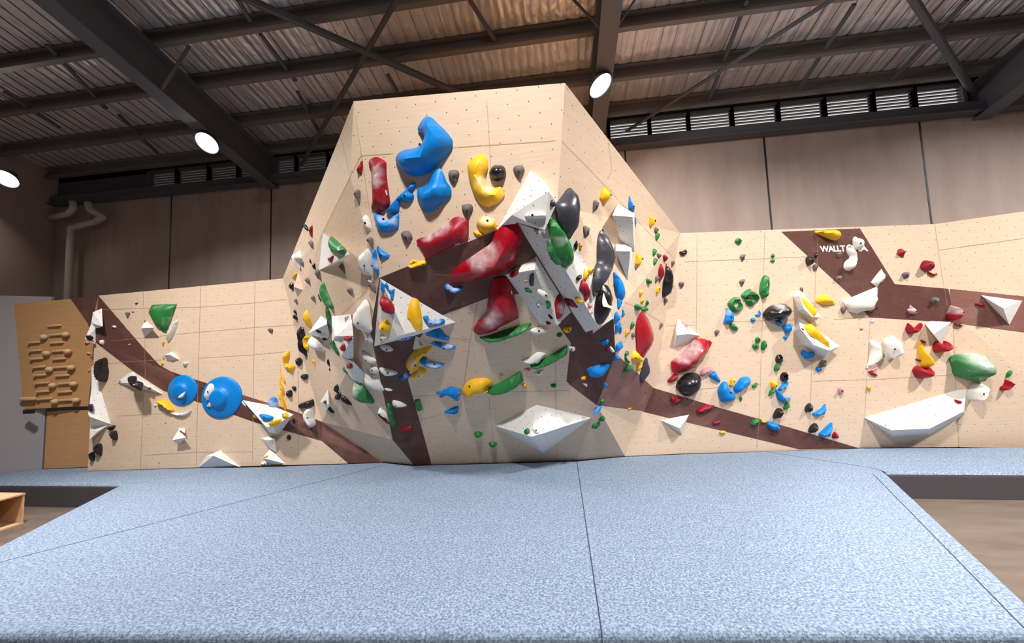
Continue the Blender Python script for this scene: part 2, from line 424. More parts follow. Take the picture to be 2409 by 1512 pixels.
k1, k2 = mpt(2051, 1100), mpt(1800, 1062)
BK = 6.5
def mat_piece(label, poly, soft, dark_side=False):
    bm = bmesh.new()
    def shrink(p): 
        cx = sum(q[0] for q in poly) / len(poly); cy = sum(q[1] for q in poly) / len(poly)
        d = math.hypot(p[0] - cx, p[1] - cy); return (p[0] + (cx - p[0]) * 0.003 / d, p[1] + (cy - p[1]) * 0.003 / d)
    pts = [shrink(p) for p in poly]
    prism_bm(bm, [(x, y, 0.002) for x, y in pts], (0, 0, MT - 0.002))
    bm.edges.ensure_lookup_table()
    def near(e, i):
        a, b2 = pts[i], pts[(i + 1) % len(pts)]
        return all(v.co.z > 0.2 for v in e.verts) and {tuple(round(c, 4) for c in v.co[:2]) for v in e.verts} == {tuple(round(c, 4) for c in a), tuple(round(c, 4) for c in b2)}
    es = [e for e in bm.edges if any(near(e, i) for i in soft)]
    hard = [e for e in bm.edges if all(v.co.z > 0.2 for v in e.verts) and e not in es]
    vertical = [e for e in bm.edges if abs(e.verts[0].co.z - e.verts[1].co.z) > 0.2]
    bmesh.ops.bevel(bm, geom=es, offset=0.055, segments=6, profile=0.5, affect='EDGES')
    
    bm.normal_update()
    for f in bm.faces:
        if dark_side and abs(f.normal.z) < 0.42: f.material_index = 1
    o = from_bm('crash_mat', bm, [CARPET, DARKSIDE]); tag(o, label, 'crash mat'); return o
CX_ = (4.05, 5.5)
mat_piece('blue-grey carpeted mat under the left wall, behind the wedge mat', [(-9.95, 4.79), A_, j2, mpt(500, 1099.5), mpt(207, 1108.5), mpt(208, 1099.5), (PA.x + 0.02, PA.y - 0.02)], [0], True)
mat_piece('wedge-shaped blue-grey mat at the left, beyond the long diagonal gap', [A_, I_, s1b, mpt(900, 1088.5), mpt(820, 1091.5), j2], [0])
mm = mat_piece('large blue-grey mat in the middle, between the two long gaps', [I_, B_, f2, r2, mpt(974, 1095.5), mpt(900, 1088.5), s1b], [0, 1])
mr = mat_piece('blue-grey mat at the right front with a stitched flap along its edge', [f2, FR, RB, k1, k2, mpt(1600, 1068.5), mpt(1470, 1074), r2], [0, 1])
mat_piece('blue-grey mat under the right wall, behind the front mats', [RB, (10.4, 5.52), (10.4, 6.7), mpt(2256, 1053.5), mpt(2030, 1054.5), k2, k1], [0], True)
bm = bmesh.new()
a = Vector((*lerp2(RB, FR, 0.03), MT + 0.001)); b2 = Vector((*FR, MT + 0.001)); off = Vector((-0.16, 0.03, 0))
bar_bm(bm, a + off, b2 + off * 1.0, 0.007, 0.003)
keep(from_bm('stitched_seam', bm, MATEDGE), mr)
def gap(par, p, q):
    bm = bmesh.new(); bar_bm(bm, Vector((*p, MT)), Vector((*q, MT)), 0.009, 0.003); keep(from_bm('gap_edge', bm, MATEDGE), par)
gap(mm, I_, s1b); gap(mm, f2, r2); gap(mr, k1, k2); gap(mr, k1, RB)

# ------------------------------------------------------------------ climbing walls
LW = plane3(at_z(207, 1107, MT), at_z(820, 1090, MT), at_z(500, 1098, MT) + Vector((0, 0, 2)))
c0, c1 = at_z(1600, 1067, MT), at_z(2030, 1053, MT)
cm = at_z(1850, 1060, MT)
RW = plane3(c0, c1, at_y(1850, 541, cm.y - 0.50))
Q, R_ = at_z(974, 1094, MT), at_z(1357, 1083, MT)
Cc = at_y(893, 653, 3.9)
G = plane3(Q, R_, Cc)
A0 = at_y(832, 238, 3.4)
D = on(G, 1311, 484)
F1 = plane3(A0, Cc, D)
B0 = on(F1, 1329, 195)
L9 = at_z(900, 1087, MT)
LC = plane3(A0, Cc, L9)
S1 = on(LW, 665, 655)
FACETS = []                                         # (name, [3d points])
def tri_px(pts, pos, tris=None):
    """triangulated facet set from named pixel points with their own 3d places"""
    if tris: return tris
    v2 = [Vector(p) for p in pts]; n = len(v2)
    r = delaunay_2d_cdt(v2, [(i, (i + 1) % n) for i in range(n)], [], 1, 1e-6)
    return [t for t in r[2]]
BVH_V, BVH_F = [], []
def add_bvh(vs, fs):
    o = len(BVH_V); BVH_V.extend([v.copy() for v in vs]); BVH_F.extend([[i + o for i in f] for f in fs])
def facet(bm, vs, fs, mi=0):
    bv = [bm.verts.new(v) for v in vs]
    for f in fs:
        q = bm.faces.new([bv[i] for i in f]); q.material_index = mi; q.normal_update()
        if q.normal.dot(EYE - q.calc_center_median()) < 0: q.normal_flip()
    add_bvh(vs, fs)
def poly_on(pl, pts): return [on(pl, *p) for p in pts]
PTS = lambda s: [tuple(float(c) for c in p.split(',')) for p in s.split()]
def wall_mesh(name, m, parent, parts):
    bm = bmesh.new()
    for vs, fs in parts: facet(bm, vs, fs)
    bm.normal_update(); plane_uv(bm)
    return from_bm(name, bm, m, parent)
def ngon(vs): return (vs, [list(range(len(vs)))])
def brown(parent, pl, pts, lift=0.003):
    vs = [p + pl[1] * lift for p in poly_on(pl, pts)]
    bm = bmesh.new()
    bv = [bm.verts.new(v) for v in vs]; f = bm.faces.new(bv); f.normal_update()
    if f.normal.dot(EYE - f.calc_center_median()) < 0: f.normal_flip()
    r = bmesh.ops.extrude_face_region(bm, geom=[f])
    bmesh.ops.translate(bm, verts=[g for g in r['geom'] if isinstance(g, bmesh.types.BMVert)], vec=pl[1] * 0.0)
    bm.normal_update(); plane_uv(bm)
    o = from_bm('brown_panel', bm, BROWN, parent)
    o['label'] = 'dark brown coated panel'
    return o
WB = []
def cast(x, y):
    d = ray(x, y); h = WB[0].ray_cast(EYE, d)
    if h[0] is None: raise Exception('no wall at %s %s' % (x, y))
    n = h[1] if h[1].dot(d) < 0 else -h[1]
    return h[0], n
def joints(parent, lines, w=0.004):
    bm = bmesh.new()
    for ln in lines:
        ps = PTS(ln); dense = []
        for a, b2 in zip(ps, ps[1:]):
            for k in range(7): dense.append((a[0] + (b2[0] - a[0]) * k / 6, a[1] + (b2[1] - a[1]) * k / 6))
        hits = []
        for p in dense:
            try: h, n = cast(*p); hits.append((h + n * 0.0045, n))
            except Exception: hits.append(None)
        for a, b2 in zip(hits, hits[1:]):
            if not a or not b2 or (a[0] - b2[0]).length < 1e-4 or (a[0] - b2[0]).length > 1.5: continue
            s = (b2[0] - a[0]).normalized().cross(a[1]) * w / 2
            s2 = (b2[0] - a[0]).normalized().cross(b2[1]) * w / 2
            bm.faces.new([bm.verts.new(v) for v in (a[0] - s, a[0] + s, b2[0] + s2, b2[0] - s2)])
    return from_bm('panel_joints', bm, SEAMM, parent)

# left wall
wl = empty('climbing_wall', at_z(500, 1098, MT)); tag(wl, 'flat birch plywood climbing wall left of the prow with a dark brown band', 'climbing wall')
def kp(o): o.parent = None; return o
lw_pts = PTS('206,1108 222,806 232,695 665,655 673,684 690,760 718,860 757.6,992 900,1087 820,1090 500,1098')
lwp = poly_on(LW, lw_pts)
def P(o, e): keep(o, e); return o
P(wall_mesh('plywood_face', WOOD, None, [ngon(lwp)]), wl)
bm = bmesh.new(); back = Vector((0, 0.16, 0))
prism_bm(bm, [v - LW[1] * 0.004 for v in lwp], back)
plane_uv(bm); P(from_bm('backing', bm, OAK), wl)
P(brown(None, LW, PTS('232,695.5 336,816 375,858 402,873.5 600,938 690,966 757.6,991.7 900,1087 820,1090 757,1036.5 600,993 480,950 385,919 315,874 222.5,803')), wl)

# the prow
wp = empty('climbing_wall', (at_z(1150, 1088, MT))); tag(wp, 'big overhanging birch plywood prow in the middle with brown bands', 'climbing wall')
E_, P_ = on(G, 871, 779), on(G, 924, 1034)
P(wall_mesh('front_face', WOOD, None, [ngon([A0, B0, D, Cc])]), wp)
V_, S_, T_, U_ = on(G, 1395, 785), on(G, 1443, 748.5), on(G, 1447.7, 831), on(G, 1404.6, 953)
P(wall_mesh('lower_face', WOOD, None, [ngon([Cc, D, V_, S_, T_, U_, R_, Q, P_, E_])]), wp)
K_ = at_y(824, 415, 3.62); F5 = on(F1, 850, 365); M_ = at_y(811, 884, 5.12); W_ = on(LW, 757.6, 992)
t = 0.0
def sil(x, y):
    best = None
    for i in range(1001):
        p = A0.lerp(S1, i / 1000); d = p - EYE; r = ray(x, y); e = (d.normalized() - r).length
        if best is None or e < best[0]: best = (e, p)
    return at_y(x, y, best[1].y)
S0 = sil(799, 322)
N_ = at_y(752, 562, 4.42)
H1, H2, H3 = on(LW, 673, 684), on(LW, 690, 760), on(LW, 718, 860)
parts = [([A0, F5, K_], [[0, 1, 2]]), ([A0, K_, S0], [[0, 1, 2]]), ([S0, K_, N_], [[0, 1, 2]]), ([S0, N_, S1], [[0, 1, 2]]),
         ([S1, N_, H1], [[0, 1, 2]]), ([H1, N_, H2], [[0, 1, 2]]), ([H2, N_, M_], [[0, 1, 2]]), ([H2, M_, H3], [[0, 1, 2]]), ([H3, M_, W_], [[0, 1, 2]])]
P(wall_mesh('left_wing_face', WOOD, None, parts), wp)
parts = [([K_, F5, Cc], [[0, 1, 2]]), ([N_, K_, Cc], [[0, 1, 2]]), ([N_, Cc, E_], [[0, 1, 2]]), ([N_, E_, M_], [[0, 1, 2]]), ([M_, E_, P_], [[0, 1, 2]]), ([M_, P_, W_], [[0, 1, 2]]),
         ([W_, P_, L9], [[0, 1, 2]]), ([L9, P_, Q], [[0, 1, 2]])]
P(wall_mesh('left_side_face', WOOD, None, parts), wp)
r1, r2_, r3_, r4, r5, r6 = (on(RW, *p) for p in ((1600, 548), (1575, 690), (1552, 829), (1537, 912), (1513, 967), (1495, 1000)))
r7 = at_z(1470, 1073, MT)
X1 = at_y(1503, 880, (T_.y + r4.y * 1.3) / 2.3)
parts = [([B0, D, r1], [[0, 1, 2]]), ([D, V_, S_], [[0, 1, 2]]), ([D, S_, r1], [[0, 1, 2]]), ([S_, r2_, r1], [[0, 1, 2]]), ([S_, T_, r2_], [[0, 1, 2]]), ([T_, r3_, r2_], [[0, 1, 2]]), ([T_, X1, r3_], [[0, 1, 2]]), ([X1, r4, r3_], [[0, 1, 2]])]
P(wall_mesh('right_side_face', WOOD, None, parts), wp)
o = P(wall_mesh('brown_panel', BROWN, None, [([T_, X1, U_], [[0, 1, 2]]), ([X1, r4, r5, U_], [[0, 1, 2, 3]])]), wp); o['label'] = 'dark brown coated panel'
P(wall_mesh('right_foot_face', WOOD, None, [([U_, r5, r6], [[0, 1, 2]]), ([U_, r6, r7], [[0, 1, 2]]), ([U_, r7, R_], [[0, 1, 2]])]), wp)
P(brown(None, G, PTS('893,653 1160,545 1311,484 1385,700 1395,785 1443,748.5 1447.7,831 1404.6,953 1340,904 1333,896 1339,838 1343,806 1313,764 1262,690 1230,690 1152,699 1047,738 1010,760 975,815 960,895 1000,1035 1015,1091.5 974,1094 924,1034 901,922 871,779')), wp)
bm = bmesh.new()
bk1, bk0 = Vector((r1.x, 6.6, r1.z)), Vector((S1.x, 6.6, S1.z))
bm.faces.new([bm.verts.new(v) for v in (A0, B0, r1)]); bm.faces.new([bm.verts.new(v) for v in (A0, r1, bk1)]); bm.faces.new([bm.verts.new(v) for v in (A0, bk1, bk0)]); bm.faces.new([bm.verts.new(v) for v in (A0, bk0, S1)])
bmesh.ops.translate(bm, verts=bm.verts, vec=(0, 0.01, -0.012)); plane_uv(bm)
P(from_bm('top_cover', bm, OAK), wp)

# right wall
wr = empty('climbing_wall', cm); tag(wr, 'wide birch plywood climbing wall right of the prow with brown bands', 'climbing wall')
E1, E2, E3 = on(RW, 2199, 527), on(RW, 2235, 735), on(RW, 2256, 1051)
def pull(x, y, dy): p = on(RW, x, y); return at_y(x, y, p.y - dy)
T2, T3 = pull(2620, 812, 0.22), at_y(2620, 1060, 6.90)
T1 = on(plane3(E1, E2, T2), 2620, 467)
rwp = [r1, E1, E2, E3, on(RW, 2030, 1053), on(RW, 1850, 1060), on(RW, 1600, 1067), r7, r6, r5, r4, r3_, r2_]
P(wall_mesh('plywood_face', WOOD, None, [ngon(rwp), ([E1, T1, T2, E2], [[0, 1, 2], [0, 2, 3]]), ([E2, T2, T3, E3], [[0, 1, 2], [0, 2, 3]])]), wr)
P(brown(None, RW, PTS('1838,545 2022.5,537 2104.5,668 2235,679.5 2236,758 2045,746 1998,692')), wr)
RW3 = plane3(E1, T1, T2)
RW3b = plane3(E2, T2, T3)
pE = on(RW, 2235, 679.5)
def bl(x, y):
    d = ray(x, y); best = None
    return d
bm = bmesh.new()
tmp = BVHTree.FromPolygons(BVH_V, BVH_F)
def tcast(x, y):
    h = next(q for q in (tmp.ray_cast(EYE, ray(x + e, y + g)) for e in (0, 0.7, -0.7, 2, -2) for g in (0, 0.9, -0.9)) if q[0]); n = h[1] if h[1].dot(EYE - h[0]) > 0 else -h[1]; return h[0] + n * 0.006
top = [(2234.5 + (2600 - 2234.5) * k / 8, 679.5 + (716 - 679.5) * k / 8) for k in range(9)]
bot = [(2236.5 + (2600 - 2236.5) * k / 8, 758 + (806 - 758) * k / 8) for k in range(9)]
def midp(a, b2, t): return (a[0] + (b2[0] - a[0]) * t, a[1] + (b2[1] - a[1]) * t)
rows = [[bm.verts.new(tcast(*midp(a, b2, t))) for a, b2 in zip(top, bot)] for t in (0, 0.2, 0.4, 0.6, 0.8, 1)]
for ra, rb in zip(rows, rows[1:]):
    for k in range(8): 
        f = bm.faces.new((ra[k], ra[k + 1], rb[k + 1], rb[k])); f.normal_update()
        if f.normal.dot(EYE - f.calc_center_median()) < 0: f.normal_flip()
bm.normal_update(); plane_uv(bm)
o = P(from_bm('brown_panel', bm, BROWN), wr); o['label'] = 'dark brown coated panel'
P(brown(None, RW, PTS('1537,912 1700,961 1860,1006 2018,1053 1880,1056 1660,1003.5 1513,968')), wr)
bm = bmesh.new(); prism_bm(bm, [v - RW[1] * 0.004 for v in rwp], (0, 0.12, 0)); plane_uv(bm)
P(from_bm('backing', bm, OAK), wr)
WB.append(BVHTree.FromPolygons(BVH_V, BVH_F))

P(joints(None, ['472,674 470,760 466,900 462,1098', '600,662 598,800 595,1000 594,1096', '337,686 341,780 342,880 335,1000 331,1102', '222,806 466,781 598,770 690,764', '245,856 290,851 380,846', '466,842 598,834 680,826', '270,978 400,971',
  '230,728 473,722 600,712 675,704', '340,1070 462,1063 594,1062', '704,1000 702,1096', '700,850 704,1000']), wl)
P(joints(None, ['1143.5,210 1152,345 1160,500', '850,366 925,361', '1065,347 1152,341 1322,330', '1123,716 1106,800 1080,985', '1056,795 1103,799', '1020,645 1060,647', '1307,820 1308,960 1310,1080', '1150,935 1165,1085', '970,932 1020,930 1130,925',
  '1140,921 1230,921 1340,918', '982,990 1043,973', '1322,332 1379,390 1476,492 1522,543 1588,610', '1428,420 1440,400 1430,330', '1467,710 1500,722 1562,762', '804,325 824,415 800,463 752,562', '824,415 850,366', '1423,580 1440,750', '892,656 805,738 790,760']), wp)
P(joints(None, ['1640,551 1639,700 1637,830 1632,950', '1799,546 1794,729 1790,850 1786,983 1780,1056', '1919,640 1915,760 1909,880 1904,1012', '2199,527 2215,640 2228,720', '2243,768 2248,914 2256,1051', '2047,748 2030,1053', '1610,616 1640,614 1800,608 1900,603',
  '1565,766 1640,764', '1700,757 1790,754 1870,752', '1960,751 2045,746', '2209,588 2409,560', '1640,915 1790,903', '1910,896 2036,892', '2036,893 2240,881', '1923,560 1921,640']), wr)

# training board in the left corner
tb = empty('training_board', Vector((-8.6, 5.3, 1.3))); tag(tb, 'brown plywood training board with wooden rungs in the dark left corner', 'training board')
t0, t1 = on(PART, 17.6, 716) , on(PART, 55.6, 962)
t2, t3 = at_y(207, 955, 5.60), at_y(234, 697, 5.57)
TB = plane3(t1, t2, t3)
t0 = on(TB, 17.6, 716)
bm = bmesh.new(); prism_bm(bm, [t0, t1, t2, t3], -TB[1] * 0.05); plane_uv(bm)
P(from_bm('board', bm, OAK), tb)
add_bvh([t0, t1, t2, t3], [[0, 1, 2, 3]])
o = P(brown(None, TB, PTS('166,702 232,695.5 212,775 207,761')), tb)
bm = bmesh.new(); prism_bm(bm, [v + TB[1] * 0.002 for v in poly_on(TB, PTS('62,758 148,752 180,955 98,960'))], TB[1] * 0.012); plane_uv(bm)
P(from_bm('rung_panel', bm, OAK), tb)
bm = bmesh.new(); bmesh.ops.create_cube(bm, size=1, matrix=Matrix.Translation(at_y(68, 968, 5.28)) @ Matrix.Diagonal((0.16, 0.05, 0.06, 1)))
P(from_bm('bracket', bm, BLACKM), tb)
cp = empty('corner_panel', at_z(150, 1099, MT)); tag(cp, 'shaded plywood panel under the training board', 'panel')
q0, q1 = Vector((PA.x + 0.02, PA.y + 0.01, MT)), at_z(214, 1098, MT)
bm = bmesh.new(); prism_bm(bm, [q0, q1, q1 + Vector((0, 0, 0.95)), q0 + Vector((0, 0, 0.95))], (0, 0.05, 0)); plane_uv(bm)
P(from_bm('sheet', bm, OAK), cp)
add_bvh([q0, q1, q1 + Vector((0, 0, 0.95)), q0 + Vector((0, 0, 0.95))], [[0, 1, 2, 3]])
def ov(n): return n.normalized()
COLW = {}
def rung(a, b2, r, label):
    k = lambda p: (p[0] / 5.4, 690 + p[1] / 5.4)
    pa, pb = on(TB, *k(a)) + TB[1] * (0.012 + r), on(TB, *k(b2)) + TB[1] * (0.012 + r)
    bm = bmesh.new(); c = (pa + pb) / 2
    d = (pb - pa).normalized(); s = TB[1]; u = s.cross(d)
    R = Matrix((d, s, u)).transposed()
    box_bm(bm, (0, 0, 0), ((pb - pa).length, 2 * r, 1.6 * r), R); bmesh.ops.bevel(bm, geom=bm.edges[:], offset=r * 0.45, segments=3, profile=0.5, affect='EDGES')
    o = from_bm('rung_hold', bm, COL['O'], None, True); o.location = c
    tag(o, label, 'wooden rung', 'rungs on the training board')
ORD = ['topmost', 'second', 'third', 'fourth', 'fifth', 'sixth', 'seventh', 'eighth', 'ninth', 'tenth']
for i, (x0, x1, y) in enumerate([(635, 800, 410), (655, 825, 525), (665, 830, 625), (690, 845, 730), (700, 860, 830), (710, 885, 935), (735, 905, 1040), (765, 930, 1140), (765, 940, 1245), (785, 950, 1350)]):
    rung((x0, y + 6), (x1, y - 8), 0.022, 'wooden rung in the right column of the training board, ' + ORD[i] + (' from top' if i else ''))
for i, (x0, x1, y) in enumerate([(385, 540, 622), (395, 550, 725), (410, 580, 828), (440, 600, 933), (455, 620, 1035), (470, 650, 1135), (490, 660, 1240), (500, 690, 1335)]):
    rung((x0, y + 6), (x1, y - 8), 0.022, 'wooden rung in the left column of the training board, ' + ORD[i] + (' from top' if i else ''))
rung((305, 1335), (495, 1328), 0.034, 'thick pale rung at the lower left corner of the training board')
def ball(p, label):
    q = on(TB, p[0] / 5.4, 690 + p[1] / 5.4) + TB[1] * 0.05
    bm = bmesh.new(); bmesh.ops.create_uvsphere(bm, u_segments=20, v_segments=12, radius=0.052)
    for v2 in bm.verts: v2.co.z *= 0.85
    o = from_bm('ball_hold', bm, COL['O'], None, True); o.location = q; tag(o, label, 'wooden ball', 'balls on the training board')
for i, p in enumerate([(870, 520), (897, 735), (937, 940), (970, 1145), (1003, 1350)]):
    ball(p, 'round wooden ball in the outer right row of the training board, ' + ORD[i] + (' from top' if i else ''))
for i, p in enumerate([(597, 552), (632, 758), (668, 962), (705, 1163), (735, 1367)]):
    ball(p, 'round wooden ball between the rung columns of the training board, ' + ORD[i] + (' from top' if i else ''))
WB[0] = BVHTree.FromPolygons(BVH_V, BVH_F)

# ------------------------------------------------------------------ holds and volumes
# outlines are traced in crops of the photograph (@ left top scale) and cast onto the wall they are bolted to;
# each hold then gets its own real size, thickness and place there
VOLUMES = '''
@ 1160 390 7.528
large white faceted peak volume at the right corner of the prow face|660,80,0 75,1130,0 335,868,.15 985,450,.22 900,265,.17 1135,650,0 915,1140,.16 425,1000,.05 330,1090,0|0124 243 045 435 2763 356 187 127|F1
@ 1280 500 10.0375
long white beam volume running down the prow's right corner|-650,235,0 645,2330,0 975,2825,0 1285,2718,.16 0,470,.16 330,-150,0 690,600,0 1050,1310,0 1640,2495,0|01234 438765 045 238|G
upper white box volume on the prow's right side, shaded underneath|1735,-204,0 2135,20,.05 2090,100,.26 1610,65,.13 2140,1090,.03 1790,650,0|0123 3245 142 035|RF
lower white box volume on the prow's right side, behind the wavy slate hold|1690,735,0 1900,735,0 2070,830,.08 2035,912,.24 1690,905,.13 2105,1450,.04 1970,1600,0|01234 4356 253 046|RF
@ 1080 630 7.528
white block volume set against the long white beam|808,122,0 1450,1000,0 1725,1020,.13 1340,30,.16 1990,780,0 1500,0,.0 1370,-212,0|0123 036 3245 356 142|G
@ 860 630 7.528
big white triangle volume on the left of the brown band, dotted with colourful holds|255,175,0 155,1390,.02 1595,965,.0 700,1170,.24 900,1190,.02|013 032 134 342|G
@ 860 780 7.528
small white pyramid volume under the lower edge of the big white triangle|885,65,0 1190,215,0 965,300,.10 830,310,0|023 012 132|G
@ 880 920 4.302
white boat-shaped volume low in the middle of the prow|1225,350,0 1645,137,0 2200,268,0 1710,627,0 1590,460,.36 1690,432,.33|014 154 125 043 453 523|G
@ 660 500 10.0375
white triangular shelf volume on the prow's left side, with a green half-moon on it|1000,480,0 905,1360,0 1650,965,.26 1480,1150,0|012 132 023
@ 660 640 10.0375
pale faceted volume with a black pebble on it, at the prow's left edge|950,1030,0 1090,1110,0 1097,1220,.12 800,1370,.13 650,1450,.05 900,1530,.10 1160,1470,.03 1080,1660,0|0123 3265 435 567 034
white bright-faced volume, topmost of the stacked white volumes on the left side|1205,1040,0 1660,990,0 1290,1510,.18 1215,1640,.08 1720,1500,.12 1690,1180,.08|0123 1542 234
narrow tan plywood wedge volume at the far left of the prow|425,-20,.0 310,350,.10 400,580,.05 640,890,0 530,420,0|014 124 234|T
@ 660 780 10.0375
white volume with two red holds, in the middle of the stacked white volumes|1360,45,.13 1725,125,.13 1440,570,.15 1235,170,.10 1720,700,.05 1460,610,.08|0123 1452
pale grey volume at the bottom of the stacked white volumes|1460,610,.08 1720,700,.11 1715,1135,.05 1930,1225,0 1960,960,0 1560,960,0|0125 1432
@ 190 680 7.528
white volume on the left wall's upper left corner|375,340,0 215,410,.10 187,600,.15 390,662,.14 275,692,0 380,345,0|0123 234 034|LW
white volume on the left wall's left edge, with a black knob at its foot|190,600,0 270,692,0 265,910,0 75,882,.14 255,968,.05|0123 324|LW
white cup-shaped volume under the green shield hold|1145,545,0 1305,680,.14 1072,690,.14 1130,860,0|012 213 023 013|LW
low white pyramid volume beside the brown band, left of the white cup hold|1480,1165,.08 1620,1105,0 1755,1255,0 1570,1160,.10 1520,1260,0|0123 0324|LW
@ 190 820 7.528
tall white wedge volume along the left wall's left edge|220,280,0 185,340,.0 190,700,.08 130,1165,.18 165,1205,.2 530,1335,0 185,1420,0|054321 456|LW
white wedge volume with a glossy black bean hold, above the yellow banana-shaped hold|880,420,0 945,405,0 1465,815,0 630,600,0 1050,610,.18|0124 304 342|LW
@ 190 940 7.528
small white triangle volume at the left wall's edge, between tall white wedge and black stones|505,440,0 162,520,.05 158,702,.14 300,560,.1|032 013 123|LW
small white crumpled volume, upper of the tiny pair low on the left wall|1745,500,0 1842,510,0 1846,592,.07 1732,525,.07|0123|LW
small white tent volume, lower of the tiny pair low on the left wall|1730,530,0 1865,670,.12 1620,712,.12 1745,790,0|012 213|LW
@ 440 910 7.528
white shelf volume holding a blue and two yellow holds, right of the blue discs|980,230,0 1885,485,.28 1520,705,.32 1400,705,.29 1700,745,0 1600,835,0 1455,800,0 1500,330,0|0123 071 1452 2563 036 174|LW
white hump volume standing at the foot of the left wall on the mat|200,1428,0 330,1228,.05 590,1115,0 955,1424,0 470,1215,.16 840,1385,.05|124 2354 014 0453|LW
grey-white kite volume above the small white wedge low on the left wall|1310,915,0 1440,875,0 1555,920,.10 1430,945,.12 1590,1170,0 1470,1090,.05|0123 035 3245|LW
small white wedge volume with a yellow chip, low on the left wall|1470,1100,0 1748,1360,.13 1335,1255,.13 1430,1360,0|012 213|LW
@ 640 900 7.528
pale kite-shaped volume at the fold between left wall and prow|995,110,0 850,340,0 955,525,0 1045,400,0 1005,380,.10|014 124 234 304
@ 1440 680 10.0375
white three-sided volume above the large red hold, right of the prow|1550,700,0 1800,1055,.2 2080,1100,0 1440,1385,0 1530,1090,.14 1500,930,.05|021 0145 1234 543 053|RW
@ 1380 800 7.528
tall thin white volume in the fold at the right foot of the prow|922,612,0 1130,797,0 985,1062,.15 820,1240,0 725,1225,0|012 0234 132|RW
small white triangle volume below the brown band at the right foot of the prow|1310,1415,0 1812,1318,.02 1650,1560,.16 1680,1660,0|012 023 213|RW
@ 1680 680 7.528
upper white wedge volume carrying a yellow carrot-shaped hold|1500,20,0 1565,40,0 1885,495,.10 1740,490,.24 1510,112,.16 1395,130,0 1480,390,0 1720,602,0 1590,350,.24|012384 5486 68327 045|RW
lower white wedge volume carrying a yellow carrot-shaped hold|1485,490,0 1600,560,.06 2228,1010,.10 2040,1087,.24 1760,985,.26 1530,700,.2 1408,745,0 1570,1000,0 1955,1210,0|012345 056 5476 4387 328|RW
@ 1880 860 4.554
long white hull-shaped volume low on the right wall|695,555,0 1796,228,0 1762,490,.20 1400,672,.28 990,690,.25 1770,522,0 1406,742,0 990,762,0|01234 2563 3674 047 152|RW
@ 2089 560 7.528
large white pyramid volume at the right edge of the brown band|1565,965,0 2560,1042,0 2040,1240,.26 2191,1648,0|012 023 213|RW
@ 2020 720 6.193
white kite volume straddling the lower edge of the right brown band|965,255,0 1050,215,.02 1342,230,.10 1090,410,.16 1200,552,0 1335,290,0|0123 3254 034|RW
'''
